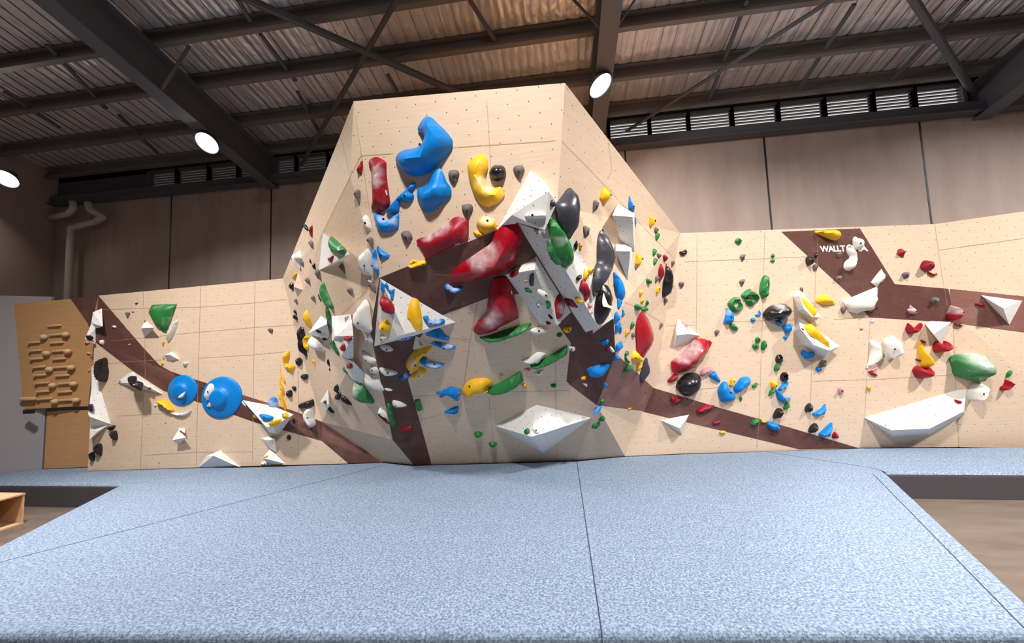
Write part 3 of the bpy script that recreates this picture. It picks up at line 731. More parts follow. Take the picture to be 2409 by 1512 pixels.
HOLDS = '''
@ 800 190 5.02
U;m;large blue boomerang hold at the top of the central prow;1000,398 1060,425 1130,490 1215,565 1295,655 1328,710 1325,790 1270,870 1190,950 1110,1025 1050,1075 970,1103 820,1108 730,1055 650,985 612,925 608,870 640,820 720,785 820,778 900,750 955,700 968,650 930,605 880,565 876,525 910,460 950,415;h=.75 b=940,750
U;m;chunky blue hold with a knobbly ridge, directly below the blue boomerang;1130,1015 1170,1040 1215,1120 1250,1190 1295,1245 1315,1290 1312,1340 1270,1400 1190,1450 1130,1490 1080,1530 1020,1545 965,1530 930,1470 880,1390 862,1330 870,1260 920,1250 985,1225 1030,1160 1070,1080;h=1 p=1.3
R;m;tall dark red hold at the upper left of the prow face;395,890 455,912 515,950 527,1000 530,1080 548,1200 575,1330 592,1430 580,1480 520,1525 460,1550 390,1525 345,1500 342,1460 352,1400 340,1250 330,1120 320,1040 290,980 292,930 340,900;h=.8 p=1.6 t=537,1290,556,1350 k=390,1180,60,400,1080,60
R;c;small red hold wrapping the prow's left corner, beside the tall dark red hold;258,940 270,1010 265,1080 245,1115 200,1080 175,1040 215,985;h=.9 p=1.3
A;j;grey jug on the prow's left side, below the small red corner hold;190,1280 235,1295 243,1340 243,1400 228,1475 205,1410 165,1365 145,1335;h=1
A;j;grey jug between the chunky blue hold and the big curved yellow hold;1290,1050 1370,1048 1405,1085 1400,1130 1375,1160 1398,1165 1355,1222 1300,1180 1270,1120 1268,1080;h=.9 b=1335,1132
Y;m;large curved yellow hold with a scooped chalky edge on the prow face;1640,858 1690,870 1720,910 1732,1000 1715,1080 1705,1140 1730,1200 1780,1245 1830,1260 1880,1240 1930,1290 1940,1350 1900,1410 1840,1450 1760,1480 1690,1475 1630,1430 1590,1360 1545,1260 1510,1160 1490,1060 1485,980 1520,930 1570,885;h=.8 p=1.6 k=1680,1180,70,1740,1260,60
K;s;round black ball hold touching the big curved yellow hold;1850,985 1920,1000 1955,1060 1950,1130 1900,1175 1850,1185 1790,1160 1750,1100 1760,1030 1800,990;h=1.1
A;j;grey jug right of the round black ball hold;2070,995 2140,993 2175,1030 2170,1080 2150,1110 2165,1115 2110,1160 2060,1100 2040,1050 2045,1015;h=.9 b=2108,1075
@ 840 440 7.528
A;j;grey jug directly below the big curved yellow hold;1850,310 2000,295 2055,360 2040,440 2015,460 2035,465 1950,540 1890,470 1850,420 1840,360;h=.9 b=1940,425
U;p;slim blue three-lobed hold between the tall red hold and the chunky blue hold;1040,-60 1030,20 960,90 1005,130 1010,190 970,250 890,275 790,260 745,240 740,330 715,455 640,445 545,480 490,440 500,390 570,300 650,220 720,150 820,70 900,0 960,-55;h=.9
B;j;blue crescent hold with a chalky scoop under the tall dark red hold;300,420 400,480 470,555 545,575 600,530 680,465 730,460 748,500 745,680 710,750 560,800 400,795 340,740 290,620 250,500 265,430;h=.8 b=465,565 p=1.7 k=500,560,70,600,590,60,420,540,60
W;c;white oblong hold on the prow's left corner beside the blue crescent;130,495 190,540 250,670 255,740 230,780 180,745 110,660 70,580 75,530;h=.9 b=140,635
A;j;grey jug left of the dark red wedge hold;800,785 900,778 960,830 985,900 960,935 955,960 895,1020 820,930 760,860 755,820;h=.9 b=857,902
A;j;dark grey jug on the prow's left corner, above the pair of small blue holds;200,890 270,895 290,960 293,1040 290,1090 255,1075 200,990 145,950 160,910;h=1
B;c;small blue wing-shaped hold at the lower left of the prow face;345,1045 420,1110 520,1170 575,1200 560,1250 500,1280 430,1283 370,1230 340,1150 325,1090;h=.8 p=1.4
B;p;slender blue hold with a chalky middle on the prow's left corner;280,1100 330,1110 345,1180 345,1280 365,1440 360,1540 330,1590 300,1520 240,1400 235,1320 260,1220 260,1130;h=.9 p=1.4 k=290,1360,90
R;m;dark red wedge hold with a chalky ridge, just above the brown band;1760,525 1830,530 1930,570 1975,600 1980,660 1975,850 1940,950 1880,980 1215,1255 1180,1240 1110,1130 1030,1010 1000,960 1040,915 1250,840 1420,730 1560,660 1680,560;h=.8 p=1.15 t=1735,1022,1815,992 k=1280,860,100,1420,770,110,1560,690,100
Y;c;small yellow half-round hold tucked behind the slim yellow bar;980,1290 1040,1290 1075,1330 1000,1360 925,1385 930,1330;h=.8 pl=F1
Y;c;slim yellow bar hold on the upper edge of the brown band;1150,1300 1210,1290 1235,1330 1210,1370 1100,1400 960,1455 910,1450 905,1410 1000,1360;h=1.2 pl=G
@ 1000 490 7.528
Y;s;round yellow hold with a chalky top, above the brown band;1000,145 1100,150 1200,190 1250,250 1265,340 1255,375 1060,445 1000,430 950,370 890,290 900,240 940,190;h=.9 b=1102,218 pl=F1 k=1100,190,110,1010,230,80
Y;c;small yellow slot hold at the lower left of the round yellow hold;840,390 900,400 1000,440 1050,465 960,500 900,480 850,440;h=.9 pl=F1
Q;m;huge red horn hold sweeping across the brown band;1560,245 1620,245 1650,290 1700,400 1715,520 1680,700 1640,850 1570,1000 1400,1170 1200,1240 980,1320 780,1370 600,1375 490,1380 460,1290 465,1200 540,1130 700,1000 900,850 1100,700 1180,600 1210,500 1280,390 1400,280;h=.85 pl=G p=1.5 k=1170,800,150,900,1000,150,1030,900,150
B;j;blue crescent hold under the tip of the huge red horn;370,1335 420,1350 470,1390 550,1400 620,1380 690,1395 650,1440 560,1510 520,1530 440,1500 370,1460 340,1400;h=.9 k=520,1400,70,440,1380,50
@ 1080 630 7.528
Q;m;long red boot-shaped hold hanging below the huge red horn;640,180 800,150 860,220 930,330 950,450 1000,650 1045,880 1040,940 960,990 830,1060 700,1130 650,1180 520,1230 360,1275 300,1240 255,1180 300,1080 380,970 480,850 500,700 530,500 570,330 600,230;h=.8 pl=G p=1.2 t=922,405,934,465 k=600,830,120,560,960,170,540,1080,90
R;c;dull red knuckle hold at the top left of the white block volume;890,90 940,50 1010,25 1050,40 1045,90 1000,140 930,160 890,140;h=.7
K;c;slim black oval hold with white bolts on the white block volume;1290,95 1325,100 1325,170 1310,320 1280,345 1240,320 1230,240 1250,140;h=.8
T;f;tan chalky smear hold beside the slim black oval;1130,260 1170,215 1220,230 1190,270 1140,275;h=.6
G;f;dusty green hold below the slim black oval;1165,375 1210,350 1260,390 1290,430 1270,450 1180,430 1160,400;h=.8
W;c;white lump hold on the ridge of the white block volume;1470,400 1540,440 1570,500 1540,580 1500,580 1420,500 1370,430 1400,380;h=.7 b=1540,488
W;c;white flake hold lower down on the white block volume;1380,620 1470,640 1465,770 1430,775 1370,700;h=.7
G;f;chalky green coil hold near the foot of the white block volume;1560,580 1620,580 1630,640 1610,720 1570,725 1550,680 1545,620;h=.8
R;m;dark red half-moon hold with chalk on the white block volume;1800,460 1830,540 1900,640 1905,720 1880,840 1830,900 1760,910 1730,830 1710,720 1690,650 1700,570 1740,500;h=.8 p=1.5 k=1850,680,80,1860,760,70
R;c;dark red diamond hold beside the half-moon hold;1870,545 2000,560 2060,640 2095,710 2000,715 1910,690 1870,600;h=.7 p=1.2
Y;c;yellow scoop hold on the long white beam, next to the red diamond;2040,530 2100,510 2180,570 2200,620 2110,640 2050,580;h=.9
K;f;small black foothold at the lower end of the white block volume;1570,830 1610,830 1660,890 1640,920 1600,900;h=.8
R;f;small dark red foothold at the lower end of the white block volume;1530,960 1580,945 1635,985 1590,1015 1550,1015;h=.8
W;f;white knob hold on the bottom tip of the white block volume;1680,990 1760,930 1800,930 1805,970 1770,1015 1710,1025;h=.8 pl=G
G;m;long green rail hold under the red boot-shaped hold;1270,975 1260,1020 1200,1090 1060,1180 900,1250 750,1310 600,1345 500,1350 430,1320 370,1290 500,1250 650,1190 800,1120 1000,1050 1150,1000;h=1.3 pl=G
W;c;flat white hold right of the long green rail;1215,1110 1290,1080 1450,1030 1530,1060 1590,1110 1550,1160 1430,1200 1340,1195 1270,1160;h=.7 b=1415,1115 pl=G
Y;j;yellow hold with a white-ringed bolt on brown panel below the beam;1840,1080 1890,1040 1990,1040 2000,1080 1970,1140 1910,1175 1860,1140;h=.9 b=1940,1105 pl=G
G;f;small round green hold left of the yellow white-ringed hold;1730,1190 1760,1145 1810,1150 1830,1190 1800,1240 1740,1230;h=1 pl=G
@ 1120 780 7.528
G;m;green rail hold with a white bird-shaped hold on its left end;1600,245 1610,320 1610,400 1520,460 1380,560 1240,630 1100,680 990,690 975,610 1100,580 1250,480 1420,370;h=1.2
W;c;white bird-shaped hold on the middle green rail;800,540 870,500 960,460 1070,370 1140,360 1240,400 1190,450 1160,510 1120,580 1040,605 900,595;h=.8 b=1042,565 pl=G
W;f;small white hold at the right end of the middle green rail;1610,235 1680,260 1750,280 1760,340 1720,365 1640,320;h=.9 b=1692,315
P;f;dusty knob hold at the lower left end of the middle green rail;860,680 900,640 950,640 970,690 920,715 870,705;h=.9
W;f;small white fan hold below the middle green rail;1030,745 1100,690 1190,670 1190,720 1150,775 1090,790;h=.8 b=1112,730
G;m;dark green rail hold right of the yellow mushroom hold;790,705 830,860 830,890 720,990 560,1090 380,1145 170,1160 240,1050 400,960 560,860 680,770;h=1.1 k=2150,1020,45,2190,1080,45
Y;f;tiny yellow hold off the right end of the dark green rail;810,960 840,920 885,940 885,1000 840,1010;h=1
G;f;small dark green round hold left of the brown corner panel;1320,950 1350,920 1410,930 1415,1000 1340,1005;h=1
T;f;tiny pale chip hold above the dark green rail;380,765 440,735 480,760 450,795;h=.8
B;m;big blue block hold on the brown corner panel;1960,660 2080,600 2200,565 2330,565 2380,590 2350,680 2300,770 2250,840 2120,865 2020,820 1990,740;h=.8 p=1.5
Y;f;small yellow hold left of the big blue block on brown panel;1870,800 1940,790 1945,850 1900,880 1860,850;h=1
W;f;small white hooked hold below the yellow one on brown panel;1880,900 1930,895 1975,950 1960,990 1900,940;h=1
B;c;small blue scoop hold high on the brown corner panel;2190,190 2330,125 2350,200 2310,260 2250,250;h=.9
@ 1380 800 7.528
R;f;dusty maroon hold beside a small white shell hold on brown;340,140 390,130 420,210 370,225 335,185;h=.9
W;f;small white shell hold near the crease of the brown corner panel;400,110 440,110 500,210 470,230 420,190;h=.9
B;c;blue hold right on the crease at the top of the brown corner band;510,255 560,270 605,310 570,360 510,385 480,340 490,280;h=.9
B;f;tiny blue hold on the white crease strip below the big blue block;320,750 385,800 330,855 300,810;h=.9
G;f;small green ball hold at the foot of the brown crease;250,1060 300,1040 330,1070 320,1110 260,1120 235,1090;h=1
B;p;slender blue stick hold at the foot of the brown crease;300,1120 290,1170 240,1240 140,1310 120,1300 180,1210 260,1130;h=1
G;f;green wedge hold, upper of the pair right of the boat volume;270,1340 340,1390 300,1450 220,1440;h=.9 p=1.3
G;f;green wedge hold, lower of the pair right of the boat volume;150,1470 220,1440 250,1500 230,1560 110,1590 105,1500;h=.9 p=1.3
G;f;small green hold, top of the trio beside the yellow cup hold;690,210 750,190 760,240 700,290 670,260;h=1
G;f;bent green hold, middle of the trio beside the yellow cup hold;680,280 720,330 780,380 760,420 710,390 670,320;h=1
G;c;chalky green wing hold, lowest of the trio beside the yellow cup hold;720,440 760,430 860,500 820,530 700,575 655,560 680,490;h=.9
Y;j;yellow cup hold with a round hollow, above the slate diamond hold;830,200 880,190 920,240 1010,300 1030,360 1000,410 900,400 800,340 800,270;h=1 b=885,320
Y;f;small yellow hold touching the slate diamond hold;900,420 960,400 1000,420 970,500 930,560 880,530 880,460;h=1
S;m;slate-black diamond hold at the fold below the tall red hold;1080,320 1110,350 1130,420 1170,500 1160,570 1110,660 1060,740 1035,775 1000,710 950,640 950,560 990,470 1010,390 1050,330;h=.8 p=1.3
Y;f;tiny yellow chip on the bright side of the thin white volume;965,850 1005,840 990,890 970,900;h=.7
S;f;small black and white hold on the thin white volume;1000,870 1060,880 1030,960 1000,1030 980,1000;h=.7
Y;f;tiny yellow chip at the bottom of the thin white volume;740,1200 800,1200 780,1230 740,1230;h=.7
Q;m;large glossy red barrel hold right of the prow, above the black dome;1920,0 2070,-10 2200,20 2300,75 2230,220 2130,370 2040,460 1920,530 1750,575 1600,590 1540,575 1510,500 1490,390 1550,340 1700,230 1820,120;h=.9 p=1.5 k=1680,300,110,1800,200,110,1900,110,110
R;f;small dull red pebble hold left of the black dome hold;1580,600 1630,640 1620,700 1540,745 1440,745 1440,700 1500,640;h=.9
P;f;chalky pink pebble hold at the upper right of the black dome hold;2010,570 2060,510 2180,475 2250,490 2240,540 2170,600 2080,635 2010,620;h=.9
K;m;round black dome hold just above the brown diagonal band;1800,590 1920,590 2010,620 2080,720 2080,800 2040,920 1960,1000 1850,1015 1740,990 1650,920 1590,850 1590,770 1650,680 1720,620;h=.75
R;c;dark red curl hold on the brown band, below the black dome;1500,990 1540,985 1600,1040 1720,1020 1660,1090 1580,1130 1500,1080 1475,1030;h=.9
R;c;dark red bar hold on the brown band, second from the prow;1960,1220 2080,1160 2260,1165 2270,1190 2160,1250 2030,1290 1940,1270;h=.9
R;f;small red hold on the brown band, third from the prow;2230,1450 2370,1420 2390,1450 2340,1480 2240,1490;h=.9
@ 1440 680 10.0375
Q;m;tall glossy red hold at the fold right of the prow;680,530 740,550 850,650 950,780 1040,950 1095,1170 1080,1270 1000,1400 905,1500 815,1617 640,1480 600,1250 560,1000 550,740 600,620;h=.6 p=1.5
G;s;pale green pebble hold, left of the touching pair above the tall glossy red hold;540,360 600,350 700,390 740,430 700,490 640,515 580,480 530,410;h=1
G;s;pale green pebble hold, right of the touching pair above the tall glossy red hold;740,410 820,410 870,480 840,530 760,530 690,490;h=1
Y;f;yellow chip hold, upper of two above the pale green pebbles;650,40 720,40 720,130 690,180 650,150;h=.9
Y;f;yellow wedge hold, lower of two above the pale green pebbles;690,190 730,240 765,330 740,360 665,320 670,250;h=.9 p=1.2
G;f;small green ring-eyed hold right of the yellow wedge;800,270 850,265 885,310 870,360 800,400;h=1 b=842,325
A;j;grey jug below the tip of the long black oval at the prow's right edge;1240,210 1340,250 1240,370 1225,340;h=.9
A;j;grey jug right of the tall glossy red hold;1130,805 1220,830 1120,960 1115,920;h=.9
G;f;green leaf hold left of the tall glossy red hold;450,790 520,770 540,820 490,940 440,950 430,880;h=1
Y;f;yellow chip hold left of the small grey knob beside the tall glossy red hold;320,960 390,960 400,1080 340,1140 310,1080;h=.9 p=1.3
A;f;grey-green knob touching the left side of the tall glossy red hold;460,1040 540,1040 580,1080 560,1120 480,1140 455,1100;h=1
B;c;blue hooked hold under the blue leaf hold;120,180 160,220 270,290 240,350 170,470 145,480 120,400;h=.8
B;c;blue wing hold, upper of the tangled blue group at the brown edge;45,700 60,610 120,525 160,580 210,640 250,660 240,700 200,740 150,790 70,830 50,760;h=.8 p=1.5
B;f;small blue chalky fin, upper right of the tangled blue group;245,475 290,520 300,600 260,670 230,630 240,560;h=.9
B;c;blue forked hold, lower of the tangled blue group at the brown edge;90,830 200,770 230,860 270,920 270,1030 220,1050 180,1000 130,1010 70,1070 70,980;h=.8 p=1.5
B;c;blue squarish hold below the tangled blue group;90,1310 180,1270 250,1240 265,1330 240,1430 170,1460 100,1500 85,1400;h=.8
P;c;pale pink half-moon hold on the three-sided white volume;1620,755 1700,790 1780,860 1800,940 1770,930 1690,850;h=.6
@ 1480 540 10.0375
A;j;grey jug under the yellow tube hold near the prow's right edge;590,0 640,-55 720,0 680,50 600,75;h=1
G;f;green hollow hold under the grey jug near the prow's right edge;630,90 700,60 740,110 720,170 640,260 615,180;h=1
G;f;green two-horned hold left of a grey jug at the prow's right edge;550,520 590,450 650,460 660,520 590,620 555,610;h=1
A;j;grey jug between two green holds at the prow's right edge;660,560 740,560 775,610 720,680 690,660 655,610;h=1
G;f;pale green hold below the grey jug at the prow's right edge;580,700 650,665 690,700 640,790 610,840 570,820;h=1
R;c;small red knuckle hold above the long black oval at the prow's right edge;800,610 870,600 930,640 910,710 850,765 810,690;h=1
R;f;thin red sliver hold above the long black oval at the prow's right edge;880,785 890,870 860,960 850,900;h=1
R;c;red leaf hold left of the long black oval at the prow's right edge;770,805 830,900 865,1030 830,1130 760,1255 730,1200 690,1030 700,910;h=.9 p=1.4
K;m;long black oval hold at the prow's right edge;940,875 1000,910 1030,1010 1040,1250 1030,1380 980,1500 940,1560 900,1610 840,1590 800,1480 795,1250 840,1130 870,1000 890,920;h=.9
A;j;grey jug at the upper right of the long black oval;1000,745 1070,735 1105,770 1050,830 1010,890 1000,820;h=1
A;j;grey jug at the lower left of the red leaf hold;620,1110 680,1085 740,1130 690,1190 620,1260 612,1180;h=1
G;s;green half-round hold left of the grey jug and red leaf hold;405,1170 480,1165 555,1210 540,1270 490,1300 420,1250;h=1
Y;f;yellow tube hold left of the lower part of the long black oval;650,1350 720,1330 760,1390 750,1460 700,1500 640,1510 630,1430;h=1 b=725,1395
K;c;black bean hold alone at the top left of the right wall;1190,520 1280,500 1340,465 1385,480 1395,540 1340,600 1260,620 1200,590;h=.9
A;j;grey jug below the black bean hold on the right wall;1170,1260 1220,1235 1320,1250 1300,1330 1240,1385 1200,1340 1170,1300;h=.9 b=1262,1300
Y;c;yellow faceted tube hold right of the lower white box volume;180,600 240,550 300,620 340,660 330,720 290,760 280,850 240,870 140,830 150,730;h=.9 b=322,690
A;j;grey jug under the yellow faceted tube hold;125,840 180,835 220,880 150,960;h=.9
@ 1360 400 10.0375
Y;c;yellow faceted pyramid hold high on the prow's right side;590,390 680,420 860,540 860,640 650,830 540,700 510,650 540,540;h=.9 p=1 s
A;j;grey jug left of the yellow faceted pyramid hold;360,730 440,710 530,790 480,850 440,930 380,980 350,880;h=1 b=452,862
A;j;grey jug between the big slate oval and the wavy slate hold;130,1340 210,1310 310,1390 270,1460 240,1560 180,1590 130,1520;h=1 b=235,1460
B;c;blue teardrop hold above the upper white box volume;1210,605 1260,720 1340,830 1380,940 1350,990 1270,970 1200,930 1185,850 1190,720;h=.9 p=1.5
B;f;thin blue sliver hold along the right side of the upper white box;1340,1110 1370,1180 1370,1330 1350,1430 1335,1300;h=.9 pl=RF
Y;f;yellow tube hold near the prow's right edge, above a grey jug;1700,1085 1790,1110 1860,1150 1860,1200 1810,1250 1790,1290 1720,1345 1680,1300 1680,1180;h=1 b=1825,1195
@ 1280 500 10.0375
G;m;large green cucumber-shaped hold on the long white beam;90,170 230,150 300,220 400,340 560,550 680,740 740,880 765,1050 750,1200 690,1280 560,1300 480,1220 330,1050 210,750 130,480 85,300;h=1.0 k=470,650,90
G;c;smaller dark green hold tucked left of the large green cucumber;80,720 150,700 250,850 350,1050 430,1210 380,1260 310,1290 230,1220 130,1080 95,950;h=1
K;f;small black forked hold right of the large green cucumber;700,770 760,690 800,665 815,740 800,830 760,900 730,850;h=.9
Y;f;yellow chip hold next to the small black forked hold;840,700 900,790 895,850 870,910 820,850 820,760;h=.9 b=882,797
Y;f;small yellow chip at the top of the wavy slate hold;1330,380 1390,420 1380,500 1350,540 1320,480;h=.9
S;m;wavy slate-black hold on the prow's right side;1470,395 1510,410 1530,480 1540,570 1600,700 1680,850 1730,1000 1725,1150 1650,1350 1500,1560 1350,1760 1260,1930 1190,1980 1150,1920 1140,1700 1170,1500 1220,1300 1300,1150 1310,950 1330,700 1380,520;h=.9
Y;c;yellow faceted hold, left of the touching pair beside the wavy slate hold;960,1340 1060,1400 1090,1480 1040,1580 990,1620 920,1550 930,1430;h=.9 p=1.3
Y;c;yellow faceted hold, right of the touching pair beside the wavy slate hold;1060,1300 1150,1300 1210,1350 1160,1430 1100,1440 1040,1380;h=.9 p=1.3
K;f;small glossy black pebble left of the yellow faceted pair;760,1530 830,1480 910,1470 900,1550 820,1610 770,1590;h=1
@ 1280 630 10.0375
R;m;red kidney hold left of the tip of the wavy slate hold;890,290 950,290 1060,410 1110,500 1135,620 1090,730 1010,795 970,720 960,620 900,580 840,540 835,450;h=.8
K;m;big black oval hold with a white scoop in it, near the prow's brown corner;1460,400 1540,430 1610,500 1660,620 1690,780 1680,950 1620,1080 1540,1220 1440,1310 1350,1335 1270,1290 1210,1150 1185,1000 1195,850 1230,680 1290,540 1380,430;h=.6 w=1400,600,1440,700,1500,850,1570,890,1660,880,1655,960,1600,1060,1570,960,1480,925,1390,900,1370,760
P;f;chalky maroon hold left of the black oval with white scoop;1060,815 1110,870 1170,870 1130,930 1080,965 1030,900 1030,840;h=.8
Y;f;tiny yellow chip left of the black oval with white scoop;1130,1000 1160,1040 1130,1090 1100,1050;h=.8
B;m;blue leaf hold right of the black oval with white scoop;1640,100 1720,140 1830,260 1920,420 1955,560 1950,700 1890,770 1820,740 1720,680 1680,580 1640,420 1635,220;h=.7
@ 1160 390 7.528
S;m;big slate-black oval hold, topmost dark hold at the prow's right corner;1420,345 1480,360 1520,430 1560,530 1580,650 1585,900 1575,960 1500,1130 1400,1270 1350,1290 1280,1180 1200,1050 1140,950 1115,820 1130,680 1180,600 1260,520 1340,420;h=.8
W;c;white bar hold on the peak volume's shaded underside;550,880 640,820 760,810 900,815 935,850 930,900 880,930 760,935 640,940 580,935;h=.9 b=695,872
W;c;white almond sliver hold below the white bar hold;700,1140 750,1120 840,1160 930,1240 950,1290 930,1310 850,1260 760,1210;h=.9
S;f;small dark pebble hold left of the big slate-black oval;1050,600 1110,640 1120,700 1070,740 1020,710 1010,650;h=1
@ 860 630 7.528
B;f;small blue hold on the shaded left face of the big white triangle;260,240 310,270 335,370 320,430 285,435 265,360 275,300;h=.9
B;c;blue Y-shaped hold near the top of the big white triangle;340,280 380,275 410,330 410,370 450,390 510,370 515,420 490,560 465,580 440,540 430,460 380,390 330,310;h=.9
R;s;round dark red hold at the left edge of the big white triangle;230,530 330,525 430,570 480,640 510,720 490,800 420,835 340,820 270,760 225,660 215,570;h=.8
Y;c;yellow scooped hold below the round dark red hold;345,905 410,950 440,1000 440,1060 400,1160 260,1160 200,1070 195,1030 250,1000;h=.8
W;f;white hold at the lower left corner of the big white triangle;250,1210 300,1200 370,1230 400,1260 350,1300 260,1305;h=.9 b=278,1268
Y;m;long yellow hexagon hold on the big white triangle;840,530 900,545 950,590 960,660 985,780 1000,900 1005,1050 970,1090 920,1120 860,1060 790,940 735,870 740,770 790,600;h=.6 p=1.5
B;j;blue smile-shaped hold at the right of the big white triangle;1020,860 1060,845 1110,850 1130,900 1200,930 1300,910 1380,900 1415,930 1400,980 1320,1020 1200,1045 1120,1035 1060,970 1025,910;h=.9 k=1180,960,70,1280,950,60
B;c;blue chalky sliver hold under the lower edge of the big white triangle;470,1280 600,1210 760,1160 920,1135 880,1180 780,1270 680,1310 560,1305;h=.9 pl=G k=600,1270,60,720,1240,60
B;c;blue wing hold, upper of the pair right of the small white pyramid;1300,1070 1370,1120 1400,1200 1480,1250 1450,1310 1380,1310 1270,1290 1150,1260 1055,1220 1140,1150 1220,1100;h=.8 p=1.5
B;c;blue wing hold, lower of the pair right of the small white pyramid;1240,1300 1330,1310 1420,1330 1500,1370 1570,1375 1590,1410 1540,1460 1430,1485 1330,1450 1230,1400 1160,1370 1190,1320;h=.8 p=1.5 k=1420,1360,80,1500,1380,50
W;c;white oval hold on brown, just under the big white triangle;320,1360 420,1370 485,1440 460,1490 380,1500 300,1470 250,1420 260,1380;h=.8 b=372,1452
@ 860 780 7.528
Y;f;pale yellow smear hold on the small white pyramid;950,210 980,180 1015,220 1020,255 970,250;h=.5
Y;m;long yellow club hold leaning along the brown strip;1160,255 1170,290 1100,370 1010,450 960,530 930,600 900,680 850,730 780,745 720,700 700,620 710,560 790,430 860,350 920,320 1040,280;h=1 b=880,598 pl=G k=830,560,90
Y;c;orange-yellow chalky hold at the lower end of the yellow club;950,615 1040,650 1075,700 1050,780 980,830 880,855 770,850 820,760 900,700 930,660;h=.7 k=960,790,70
B;j;blue scoop hold right of the yellow club;1020,440 1080,450 1110,500 1200,540 1300,565 1395,580 1350,630 1260,680 1160,680 1050,640 990,610 955,560 980,490;h=.9 b=1222,560 k=1150,540,80,1250,560,60
B;f;small blue hooked hold on the brown strip, below the yellow club;715,690 740,740 800,770 740,840 700,875 610,870 530,840 620,810 670,750;h=.9 k=700,790,45
W;c;white shield hold on the brown strip;240,645 340,640 430,660 520,690 570,730 500,780 350,810 300,780 250,720;h=.6 b=390,730
G;c;short dark green block hold right of the brown strip;870,1220 900,1200 960,1195 975,1280 1000,1380 985,1425 910,1420 880,1350 865,1260;h=1
B;c;blue shark-fin hold left of the yellow mushroom;1520,965 1600,990 1680,1020 1690,1060 1670,1150 1650,1240 1600,1270 1540,1230 1490,1180 1420,1160 1330,1215 1310,1190 1370,1150 1240,1125 1330,1070 1430,1020;h=.8 p=1.5 k=1670,1150,40,1665,1080,30
B;c;blue triangle hold below the blue shark-fin;1635,1310 1640,1400 1620,1470 1560,1495 1480,1485 1385,1455 1480,1390;h=.8 p=1.4
Y;m;yellow mushroom hold with a chalky white lip;2000,820 2090,815 2180,840 2235,910 2200,960 2150,975 2215,1080 2190,1130 2080,1120 1980,1110 1920,1150 1850,1220 1790,1225 1720,1180 1705,1110 1730,1010 1800,910 1890,850;h=.8 b=1840,968
@ 880 920 4.302
R;c;dark red block hold in the shade low on the brown strip;275,375 375,350 380,395 275,415;h=.9
G;f;green ball hold on the white boat-shaped volume;1540,370 1570,385 1575,420 1550,435 1515,425 1508,395;h=1
W;f;small white block hold on the white boat-shaped volume;1605,375 1660,370 1672,430 1625,420;h=.8 b=1640,395
G;f;round green ball hold, upper left of two below the yellow mushroom;1055,408 1090,420 1093,455 1065,478 1025,475 1012,440 1025,415;h=1
G;f;round green ball hold, lower right of two below the yellow mushroom;1200,508 1235,520 1240,550 1215,577 1180,572 1163,545 1170,515;h=1
@ 640 900 7.528
G;m;big dark green teardrop hold low on the prow's left side;1430,0 1560,0 1650,70 1720,180 1780,300 1785,350 1750,390 1650,385 1560,350 1450,290 1400,200 1400,100;h=.9 k=1440,90,70,1440,200,80
W;f;small white sliver hold on the brown strip, above the white pointed hold;1990,100 2060,90 2130,120 2120,150 2040,155 1990,130;h=.8
W;c;white pointed hold low on the brown strip;2140,310 2220,315 2300,340 2385,400 2350,440 2260,455 2160,450 2120,390;h=.7
W;c;pale rough hold above a dark red sliver at the prow's lower left edge;1890,460 1940,440 1990,500 2030,560 2050,640 1980,610 1850,540 1870,490;h=.9
R;f;dark red sliver hold at the prow's lower left edge;1860,570 1960,600 2050,680 2070,740 1980,670;h=.9
G;p;narrow green bar hold down the prow's lower left edge;2030,370 2100,380 2130,480 2170,700 2180,800 2130,820 2090,740 2050,560;h=.9 pl=G
K;c;blackish leaf hold, topmost of three dark holds by the fold low left of the prow;1160,25 1180,60 1170,120 1120,185 1090,150 1085,90 1110,50;h=.9
K;c;black round hold, middle of three dark holds by the fold low left of the prow;1170,165 1225,200 1210,260 1170,320 1110,290 1100,240 1150,220;h=.9
K;c;black almond hold, rightmost of three dark holds by the fold low left of the prow;1240,235 1310,260 1380,330 1415,400 1340,390 1240,340 1205,285;h=.9
K;f;round black hold in the middle of the pale kite-shaped volume;905,330 940,310 970,340 960,375 920,375;h=1
K;f;black almond hold at the lower right of the pale kite-shaped volume;985,430 1030,430 1095,500 1095,545 1060,545 1000,490;h=.9
K;m;long black bar hold on the left wall near the prow;450,380 690,300 740,305 750,390 720,410 480,470 440,460 435,400;h=1.2
W;c;white D-shaped hold below the long black bar;550,490 710,445 740,600 780,735 640,805 600,750 530,670 520,590 540,540;h=1 p=3 b=628,622
K;f;dark round hold on the brown band, left of the white D-shaped hold;350,640 400,640 415,690 390,720 350,700;h=1
K;f;round black hold under the brown band, right of the grey-white kite volume;290,925 330,940 340,980 310,1015 260,1010 240,975 255,935;h=1
K;s;black chunk hold beside the yellow strips;235,160 300,130 350,140 365,190 355,240 320,250 260,265 230,235;h=1
K;f;small black heart-shaped hold above the black chunk beside the yellow strips;335,70 400,65 430,90 425,130 390,150 350,110;h=.9
@ 660 500 10.0375
K;f;tiny black hold sticking out at the prow's left silhouette;530,280 570,280 640,340 660,380 640,430 590,400 550,340;h=.9
R;c;dark red fin hold at the prow's left silhouette;740,285 760,360 750,580 720,560 685,490 670,420 700,350;h=.9
A;j;grey jug below the dark red fin hold;680,660 740,665 775,720 775,860 740,820 690,750 640,700;h=1
W;s;white half-barrel hold at the prow's left silhouette;445,900 470,960 500,1090 430,1180 430,1335 370,1280 290,1150 245,1020 280,970 400,940;h=.9
A;j;grey jug overlapping the white half-barrel at the silhouette;440,1160 490,1125 530,1140 550,1200 550,1290 500,1250;h=1
K;f;thin black foothold left of the white triangular shelf;670,1085 710,1110 735,1200 710,1200 680,1140;h=.9
K;f;black forked foothold left of the white triangular shelf;715,1230 770,1240 810,1195 830,1330 800,1340 750,1280;h=.9
